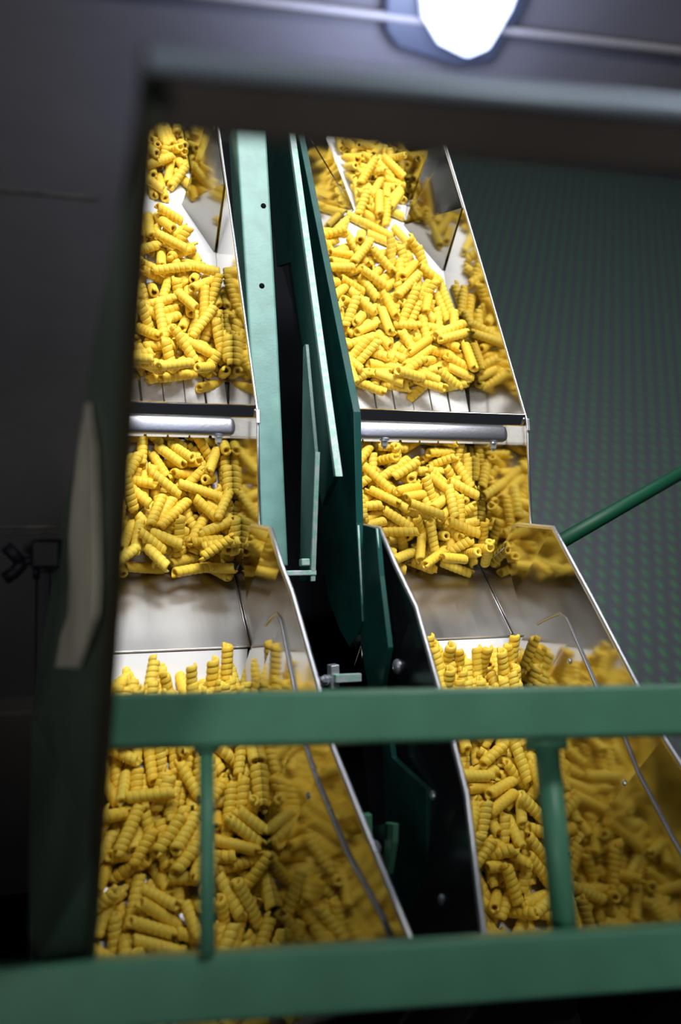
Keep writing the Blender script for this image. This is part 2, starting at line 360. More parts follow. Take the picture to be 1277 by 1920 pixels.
def lower_trough(side):
    x0 = X_OF[side]; x1 = x0+W
    nm = {'left': 'lower steel trough with bare plate and lamp glare painted white, left of the black gap',
          'right': 'lower steel trough with bare plate and lamp glare painted white, right of the black gap'}[side]
    t = thing('discharge_trough', nm, 'trough', (x0+W/2, .7, Z-.92), 'pair of lower pasta troughs')
    if side == 'left':
        R = rimpts(L_RIM); Lp = [Vector((p.x-W-.001, p.y, p.z)) for p in rimpts(L_RIM)]
        for k, p in enumerate(Lp):
            p.x = x0 - (max(0, .49-p.y))*.12
    else:
        R = rimpts(R4_RIM); Lp = rimpts(R3_RIM)
    wr = lower_wall('side_wall', R, .003, t, x1-.0030, .085); wl = lower_wall('side_wall', Lp, .003, t, x0+.0025)
    # low strip walls beside the bare plate
    for xx in (x0-.001, x1-.001):
        prism('plate_flange', [(xx, .90, Z-.895), (xx, .715, Z-.895), (xx, .715, Z-.835), (xx, .735, Z-.80), (xx, .865, Z-.80), (xx, .905, Z-.84)], (.0016, 0, 0), M_steel, t, .0003, 1)
    rt = 1
    slab2('back_slope', x0+.001, x1-.001, FLOOR_C[0], FLOOR_C[1], .002, M_plate, t)
    slab2('bare_plate', x0+.001, x1-.001, (.89, -.894), (.750, -.889), .003, M_plate, t)
    # lower floor, widening with the walls
    ys = [.752, .62, .48, .40, .26]
    def xat(P, y):
        for a, c in zip(P, P[1:]):
            if a.y >= y >= c.y: return a.x+(c.x-a.x)*(a.y-y)/(a.y-c.y)
        return P[0].x if y > P[0].y else P[-1].x
    def xr_(y): return x1-.004-.0085*max(0, min(1, (.75-y)/.06)) if y > .70 else xat(R, y)-.013
    def floorpart(name, yz, material):
        bm = bmesh.new(); rows = []
        for y, z in yz:
            rows.append([bm.verts.new((xx, y, Z+z-dz)) for xx, dz in ((xat(Lp, y)+.002, 0), (xr_(y), 0), (xr_(y), .003), (xat(Lp, y)+.002, .003))])
        for r, s in zip(rows, rows[1:]):
            for k in range(4): bm.faces.new((r[k], r[(k+1) % 4], s[(k+1) % 4], s[k]))
        bm.faces.new(rows[0]); bm.faces.new(rows[-1])
        return link(name, bmfin(bm, name), material, t)
    floorpart('lamp_glare_floor', [(.7490, -.8925), (.700, zfloor(.700)), (.655, zfloor(.655))], M_white)['label'] = 'steel floor with lamp glare painted white'
    floorpart('lower_floor', [(y, zfloor(y)) for y in (.654, .62, .48, .40, .355)], M_plate)
    xm = (xat(Lp, .36)+xat(R, .36))/2
    boxo('front_lip', (xm-.005, .353, Z+zfloor(.355)-.03), (1, 0, 0), (0, 1, 0), (0, 0, 1), xat(R, .36)-xat(Lp, .36)-.016, .003, .09, M_black, t, .0005)
    # rod that runs along the inner face of the right wall, hooked over at its upper end
    pix = {'left': [(497, 1172), (508, 1158), (518, 1150), (526, 1164), (551, 1290), (572, 1400), (592, 1460), (650, 1600), (715, 1720), (745, 1790)],
           'right': [(1008, 1170), (1030, 1158), (1050, 1150), (1062, 1160), (1116, 1284), (1172, 1388), (1196, 1450), (1262, 1575), (1330, 1690)]}[side]
    P = []
    for px, py in pix:
        x = x1-.003
        for _ in range(6):
            p = at_x(px, py, x); x = xat(R, min(p.y, R[0].y))-.0012-.085*(RIMZ-p.z)*rt
        P.append(at_x(px, py, x))
    tube('wall_rod', P, .0016, M_barsteel, t, 10)
    spx = {'left': [(577, 1492)], 'right': [(1068, 1240), (1170, 1468)]}[side]
    for px, py in spx:
        x = x1
        for _ in range(6):
            p = at_x(px, py, x); x = xat(R, p.y)-.085*(RIMZ-p.z)*rt
        dome('screw', p, (-1, 0, 0), .0035, M_zinc, wr)
    if side == 'right':
        for px, py, r in ((746, 1250, .0085), (812, 1491, .0045), (829, 1687, .0050)):
            x = x0
            for _ in range(6):
                p = at_x(px, py, x); x = xat(Lp, p.y)
            dome('screw', p, (-1, 0, 0), r, M_zinc, wl)
        wl.data.materials.append(M_black)              # dark reflection on the outer face put into its colour
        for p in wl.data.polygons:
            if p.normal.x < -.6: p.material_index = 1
    tube('floor_weld', [(x1-.0025, .888, Z-.8935), (x1-.0025, .752, Z-.8885)], .0012, M_rim, t, 8)
    return t, R, Lp
LT = lower_trough('left'); RT = lower_trough('right')

# ------------------------------------------------------------------ green steelwork between the troughs
def px_plate(name, pix, x, t, material, parent, bev=.0008):
    return prism(name, [at_x(px, py, x) for px, py in pix], (t, 0, 0), material, parent, bev)
t = thing('side_plate', 'dark green round-nosed steel side plate along the left wall of the right upper trough', 'steel plate', at_x(640, 900, .366))
px_plate('plate_body', [(556, 235), (663, 772), (668, 980), (679, 1165), (671, 1190), (655, 1213), (636, 1180), (618, 1130), (606, 1070), (600, 1000), (598, 900), (585, 800), (500, 235)], .364, .009, M_dgreen, t)
tube('plate_edge', [at_x(672, 985, .366), at_x(681, 1160, .366), at_x(670, 1192, .366)], .0012, M_edge, t, 8)

t = thing('stiffener_plate', 'dark green stiffener plate with painted highlight on chipped top edge and slanted end between the troughs', 'steel plate', at_x(600, 700, .345))
px_plate('stiffener_body', [(536, 225), (626, 893), (604, 948), (584, 860), (571, 790), (573, 652), (566, 645), (545, 492), (519, 500), (497, 225)], .338, .007, M_dgreen, t)
prism('stiffener_edge', [at_x(536, 225, .3375), at_x(626, 893, .3375), at_x(629, 896, .3375)+Vector((0, 0, .002)), at_x(538.5, 225, .3375)+Vector((0, 0, .002))], (.0085, 0, 0), M_edge, t, .0004, 1)['label'] = 'pale green highlight painted on the chipped edge'

t = thing('hanger_bracket', 'narrow dark green hanger bracket with pale front edge and bright foot in the gap', 'bracket', at_x(577, 1000, .322))
px_plate('bracket_plate', [(572, 645), (590, 850), (580, 1090), (562, 1092), (563, 1000), (566, 820), (568, 650)], .318, .005, M_dgreen, t)
prism('bracket_edge', [at_x(590, 850, .3175), at_x(580, 1090, .3175), at_x(582, 1091, .3175)+Vector((0, -.001, .002)), at_x(591, 850, .3175)+Vector((0, 0, .002))], (.0055, 0, 0), M_edge, t, .0003, 1)
foot_c = at_x(562, 1075, .306)
boxo('bracket_foot', foot_c, (1, 0, 0), (0, .75, .66), (0, -.66, .75), .036, .006, .018, M_edge, t, .001)
boxo('foot_lug', foot_c+Vector((.004, .004, .014)), (1, 0, 0), (0, .75, .66), (0, -.66, .75), .010, .008, .012, M_edge, t, .001)

# teal box beam
t = thing('box_beam', 'pale teal painted box beam with two drilled holes between the troughs', 'beam', at_x(500, 700, .29))
D = Vector((0, math.cos(math.radians(36)), math.sin(math.radians(36)))); Nn = Vector((0, -D.z, D.y))
q0 = at_x(495, 1062, .277)
def on_beam(px, py):
    r = ray(px, py); o = Vector((0, 0, CAMZ)); k = (q0-o).dot(Nn)/r.dot(Nn); return o+r*k
bq = [on_beam(441, 215), on_beam(498, 215), on_beam(522, 640), on_beam(541, 1062), on_beam(495, 1062), on_beam(468, 640)]
bb = prism('beam_body', bq, -Nn*.05, M_teal, t, .003, 3)
for hx, hy in ((494, 386), (491, 536), (486, 830)):
    if hy == 830: continue
    c = on_beam(hx, hy); tube('drilled_hole', [c+Nn*.0006, c-Nn*.004], .0036, M_dark, bb, 14)
bo = on_beam(528, 1075)
# black boxes added for the shade deep under the gap
t = thing('gap_shade', 'added black boxes standing for the deep shade in the gap between the troughs', 'shade filler', (.32, 1.1, .55))
boxo('shade_box', (.315, 1.75, .55), (1, 0, 0), (0, 1, 0), (0, 0, 1), .50, 1.7, 1.08, M_dark, t, .01)
boxo('shade_panel', (.34, .62, .48), (1, 0, 0), (0, 1, 0), (0, 0, 1), .64, .72, .94, M_dark, t, .005)

t = thing('gusset_plate', 'dark green gusset plate below the side plate, against the darkened lower trough wall', 'steel plate', at_x(700, 1200, .372))
px_plate('gusset_body', [(680, 984), (704, 990), (712, 1080), (728, 1214), (716, 1290), (735, 1420), (800, 1480), (800, 1800), (735, 1800), (717, 1400), (692, 1300), (676, 1210)], .366, .006, M_dgreen, t)
tube('gusset_edge', [at_x(707, 991, .368), at_x(714, 1080, .368), at_x(730, 1214, .368)], .0012, M_edge, t, 8)

t = thing('steel_clamp', 'small bright steel clamp block with bolts just above the upper green rail', 'clamp', at_x(640, 1268, .335))
c = at_x(625, 1268, .325)
boxo('clamp_block', c, (1, .1, 0), (0, .7, .7), (0, -.7, .7), .010, .026, .016, M_zinc, t, .001)
boxo('clamp_arm', at_x(652, 1271, .338), (1, 0, 0), (0, .7, .7), (0, -.7, .7), .030, .009, .008, M_edge, t, .0008)
hexbolt('bolt', at_x(612, 1275, .318), (-.8, -.3, .5), .0045, .009, M_zinc, t)
hexbolt('bolt', at_x(602, 1280, .313), (-.8, -.3, .5), .0045, .009, M_zinc, t)

t = thing('lever_bracket', 'green lever bracket in the dark gap below the upper rail', 'bracket', at_x(715, 1590, .30))
px_plate('bracket_arm', [(722, 1542), (737, 1545), (736, 1580), (727, 1640), (712, 1640), (720, 1590)], .335, .006, M_green, t)
px_plate('bracket_plate', [(697, 1552), (722, 1544), (722, 1575), (702, 1578)], .333, .004, M_dgreen, t)
boxo('lever_stub', at_x(683, 1545, .322), (1, 0, 0), (0, .7, .7), (0, -.7, .7), .014, .020, .010, M_green, t, .001)
hexbolt('bolt', at_x(700, 1590, .325), (-.4, -.5, .7), .006, .012, M_zinc, t)

# ------------------------------------------------------------------ green tube at the right
a = at_x(1040, 1022, .655); e = at_d(1340, 851, 1.32)
rod = tube('support_tube', [a, a.lerp(e, .5), e], .0098, M_rod, None, 24)
tag(rod, 'dark green round support tube running off to the right edge', 'tube')

# ------------------------------------------------------------------ guard frame nearest the camera
DF = Vector((1, -.112, .080)).normalized()                   # direction of the cross members
PXX = .043
p_top = at_x(310, 128, PXX); p_bot = at_x(178, 1830, PXX)
g = thing('guard_frame', 'dark green guard frame of post and top bar around the view, out of focus', 'frame', p_bot)
UPv = (p_top-p_bot).normalized(); NF = DF.cross(UPv).normalized()
if NF.y > 0: NF = -NF
def gbox(name, a, c, w, d, side, material, bev=.003, parent=g):
    """bar from a to c; its visible edge runs through a-c, w wide towards side, d deep"""
    a, c = Vector(a), Vector(c); ax = (c-a).normalized(); s = (side-ax*side.dot(ax)).normalized(); n = ax.cross(s).normalized()
    if n.y > 0: n = -n
    q = [a, c, c+s*w, a+s*w]
    return prism(name, q, -n*d, material, parent, bev, 3)
gbox('post', p_bot, p_top+UPv*.002, .0062, .022, Vector((-1, 0, 0)), M_frame, .002)
tb0 = at_x(278, 128, PXX)
tb_top = at_x(310, 110, PXX); tb_bot = at_x(310, 254, PXX)
hb = (tb_top-tb_bot).length
gbox('top_bar', tb_top-DF*.0062, tb_top+DF*.42, hb, .018, -UPv, M_bar, .004)
g2 = tube('top_bar_highlight', [tb_top-DF*.0055-UPv*.001-NF*0, tb_top+DF*.42-UPv*.001], .0036, mat('lip_highlight', (.50, .60, .72), .5, .6), g, 16)  # pale blue metal carries the highlight along the bar's rounded edge
g2['label'] = 'bar lip in pale metal for its highlight'
# side shield that drops away behind the post
def sheet(name, quads, t, material, parent):
    bm = bmesh.new(); vm = {}
    def V(p):
        k = tuple(round(c, 5) for c in p)
        if k not in vm: vm[k] = bm.verts.new(p)
        return vm[k]
    for q in quads: bm.faces.new([V(p) for p in q])
    bmesh.ops.recalc_face_normals(bm, faces=bm.faces)
    r = bmesh.ops.solidify(bm, geom=bm.faces[:], thickness=t)
    return link(name, bmfin(bm, name), material, parent)
outer = [(280, 140, .31), (228, 420, .46), (182, 640, .60), (143, 880, .83), (118, 960, .98), (105, 1070, 1.0), (75, 1250, 1.0), (64, 1340, .95), (60, 1600, .80), (60, 1840, .66)]
inner = []
for px, py, d in outer:
    k = (py-128)/(1830-128); q = p_top.lerp(p_bot, k)
    x = 308-(py-130)*.0775-4
    inner.append(at_x(x, py, PXX-.001))
op = [at_d(px, py, d) for px, py, d in outer]
quads = [(op[i], inner[i], inner[i+1], op[i+1]) for i in range(len(op)-1)]
sh = sheet('side_shield', quads, .002, M_side, g)
# blurred reflection on the shield, laid on as a pale sheet
def on_sheet(px, py):
    x = 308-(py-130)*.0775-4
    for (a, q), i in zip(zip(outer, outer[1:]), range(99)):
        if a[1] <= py <= q[1]:
            k = (py-a[1])/(q[1]-a[1]); ox = a[0]+(q[0]-a[0])*k
            O = op[i].lerp(op[i+1], k); I = inner[i].lerp(inner[i+1], k)
            f = (px-ox)/(x-ox); best = None
            for s in range(101):
                P = O.lerp(I, s/100); u, v = proj(P)
                if best is None or abs(u-px) < best[0]: best = (abs(u-px), P)
            return best[1]
def proj(P):
    p = Vector(P)-Vector((0, 0, CAMZ)); r = p.dot(right); u = p.dot(Uv); f_ = p.dot(fwd)
    return 638.5+FPX*r/f_, 960-FPX*u/f_
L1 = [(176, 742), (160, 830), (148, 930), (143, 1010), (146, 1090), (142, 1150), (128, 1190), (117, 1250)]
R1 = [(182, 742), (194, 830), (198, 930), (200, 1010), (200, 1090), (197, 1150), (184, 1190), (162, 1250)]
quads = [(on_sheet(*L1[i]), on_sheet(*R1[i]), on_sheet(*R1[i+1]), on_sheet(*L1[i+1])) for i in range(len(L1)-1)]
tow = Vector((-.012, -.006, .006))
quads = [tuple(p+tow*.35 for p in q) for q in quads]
s2 = sheet('reflection_strip', quads, .001, M_beige, g); s2['label'] = 'blurred reflection on the shield painted as a beige strip'

# wing knob
kc = at_d(95, 1040, .93)
kn = thing('wing_knob', 'black wing knob on a square clamp left of the guard frame', 'knob', kc)
def kd(px, py): return at_d(px, py, .93)
boxo('clamp_block', kd(92, 1038), right, Uv, fwd, .027, .026, .024, M_knob, kn, .003)
tube('shaft', [kd(80, 1047), kd(35, 1055)], .0042, M_knob, kn, 12)
tube('wing', [kd(42, 1056), kd(26, 1040), kd(10, 1024)], .0055, M_knob, kn, 12)
tube('wing', [kd(42, 1056), kd(26, 1074), kd(8, 1086)], .0058, M_knob, kn, 12)
tube('locking_pin', [kd(68, 1060), kd(68, 1086)], .0032, M_knob, kn, 10)

# ------------------------------------------------------------------ green rails in the foreground
BD = None
u0 = at_d(640, 1342, .64); l0 = at_d(640, 1832, .60)
BDv = Vector((0, math.cos(math.radians(32)), math.sin(math.radians(32))))
NR = DF.cross(BDv).normalized()
if NR.z < 0: NR = -NR
BP = NR.cross(DF).normalized()
if BP.y < 0: BP = -BP
rl = thing('safety_rail', 'green square-tube safety rail with two crossbars and two uprights before the troughs', 'rail', l0)
def rail(name, c, l0_, l1_, h, d, material):
    return boxo(name, c+DF*((l1_-l0_)/2)-NR*d/2, DF, BP, NR, l0_+l1_, h, d, material, rl, .0035, 3)
rail('upper_crossbar', u0, .157, .40, .036, .030, M_green)
rail('lower_crossbar', l0-BP*.002, .32, .42, .039, .030, M_green)
for (xa, ya), (xb, yb), r in (((387, 1395), (389, 1790), .0052), ((1024, 1392), (1061, 1772), .0092)):
    A = at_d(xa, ya, .66); B = at_d(xb, yb, .615)
    tube('upright', [A, A.lerp(B, .5), B], r, M_green, rl, 18)
    tube('weld_collar', [A+(A-B).normalized()*.002, A-(A-B).normalized()*.005], r*1.7, M_green, rl, 18)

# ------------------------------------------------------------------ spiral pasta
M_pasta = bpy.data.materials.new('spiral_pasta'); M_pasta.use_nodes = True
nt = M_pasta.node_tree; N = nt.nodes; L = nt.links; b = N['Principled BSDF']
tc = N.new('ShaderNodeTexCoord'); oi = N.new('ShaderNodeObjectInfo')
n1 = N.new('ShaderNodeTexNoise'); n1.inputs['Scale'].default_value = 60; n1.inputs['Detail'].default_value = 3; L.new(tc.outputs['Object'], n1.inputs['Vector'])
ad = N.new('ShaderNodeMath'); ad.operation = 'ADD'; L.new(n1.outputs['Fac'], ad.inputs[0]); L.new(oi.outputs['Random'], ad.inputs[1])
mr = N.new('ShaderNodeMapRange'); mr.inputs[1].default_value = .2; mr.inputs[2].default_value = 1.6; L.new(ad.outputs[0], mr.inputs[0])
mx = N.new('ShaderNodeMix'); mx.data_type = 'RGBA'; mx.inputs[6].default_value = (.95, .61, .045, 1); mx.inputs[7].default_value = (.97, .715, .095, 1)
L.new(mr.outputs[0], mx.inputs[0]); L.new(mx.outputs[2], b.inputs['Base Color'])
b.inputs['Roughness'].default_value = .5; b.inputs['Specular IOR Level'].default_value = .35
b.inputs['Subsurface Weight'].default_value = .25; b.inputs['Subsurface Radius'].default_value = (.006, .003, .0005); b.inputs['Subsurface Scale'].default_value = .6
n2 = N.new('ShaderNodeTexNoise'); n2.inputs['Scale'].default_value = 900; L.new(tc.outputs['Object'], n2.inputs['Vector'])
bp = N.new('ShaderNodeBump'); bp.inputs['Strength'].default_value = .15; bp.inputs['Distance'].default_value = .0004; L.new(n2.outputs['Fac'], bp.inputs['Height']); L.new(bp.outputs[0], b.inputs['Normal'])

def pasta_mesh(length, seed):
    """hollow rolled tube with a stepped helical ridge, spiral-cut at both ends"""
    rd = random.Random(seed); m = 14
    pitch = rd.uniform(.0062, .0078); R0 = .0066*rd.uniform(.93, 1.06); length *= 1.12
    prof = ((0, .85), (.08, 1.0), (.38, 1.02), (.72, .985), (.95, .93)); K = len(prof)
    if seed % 7 == 3: prof = ((0, .93), (.10, 1.0), (.36, 1.0), (.66, .98), (.92, .96))
    turns = max(4, int(round(length/pitch-1))); rows = turns*K
    bend = rd.uniform(-1, 1)*.9; hand = 1; bm = bmesh.new()
    def P(i, c, f):
        s = i/K + c/m; fr = prof[i % K][0]; base = (i//K)+fr + c/m
        z = base*pitch - (turns+1)*pitch/2
        r = R0*prof[i % K][1]*f
        tip = min(i/K, turns-i/K)
        if tip < .5: r *= .86+.28*tip
        a = hand*2*math.pi*c/m
        return (r*math.cos(a)+bend*z*z*1.0, r*math.sin(a), z)
    O = [[bm.verts.new(P(i, c, 1)) for c in range(m)] for i in range(rows+1)]
    I = [[bm.verts.new(P(i, c, .58)) for c in range(m)] for i in range(0, rows+1, K)]
    for i in range(rows):
        for c in range(m-1): bm.faces.new((O[i][c], O[i][c+1], O[i+1][c+1], O[i+1][c]))
        if i+1+K <= rows: bm.faces.new((O[i][m-1], O[i+K][0], O[i+1+K][0], O[i+1][m-1]))
    for i in range(turns):
        for c in range(m-1): bm.faces.new((I[i][c], I[i+1][c], I[i+1][c+1], I[i][c+1]))
        if i+2 <= turns: bm.faces.new((I[i][m-1], I[i+1][m-1], I[i+2][0], I[i+1][0]))
    for c in range(m-1):
        bm.faces.new((O[0][c], I[0][c], I[0][c+1], O[0][c+1]))
        bm.faces.new((O[rows][c], O[rows][c+1], I[turns][c+1], I[turns][c]))
    bm.faces.new((O[0][m-1], I[0][m-1], I[1][0], O[K][0]))
    bm.faces.new([O[k][0] for k in range(K+1)]+[I[1][0], I[0][0]])
    bm.faces.new((O[rows-K][m-1], I[turns-1][m-1], I[turns][0], O[rows][0]))
    bm.faces.new([O[rows-K+k][m-1] for k in range(K+1)]+[I[turns][m-1], I[turns-1][m-1]])
    bmesh.ops.recalc_face_normals(bm, faces=bm.faces)
    me = bpy.data.meshes.new('pasta_piece'); bm.to_mesh(me); bm.free(); me.materials.append(M_pasta)
    for p in me.polygons: p.use_smooth = True
    return me
LENS = [.040, .044, .048, .052, .056]
MESH = {(k, v): pasta_mesh(LENS[k], k*3+v) for k in range(5) for v in range(3)}

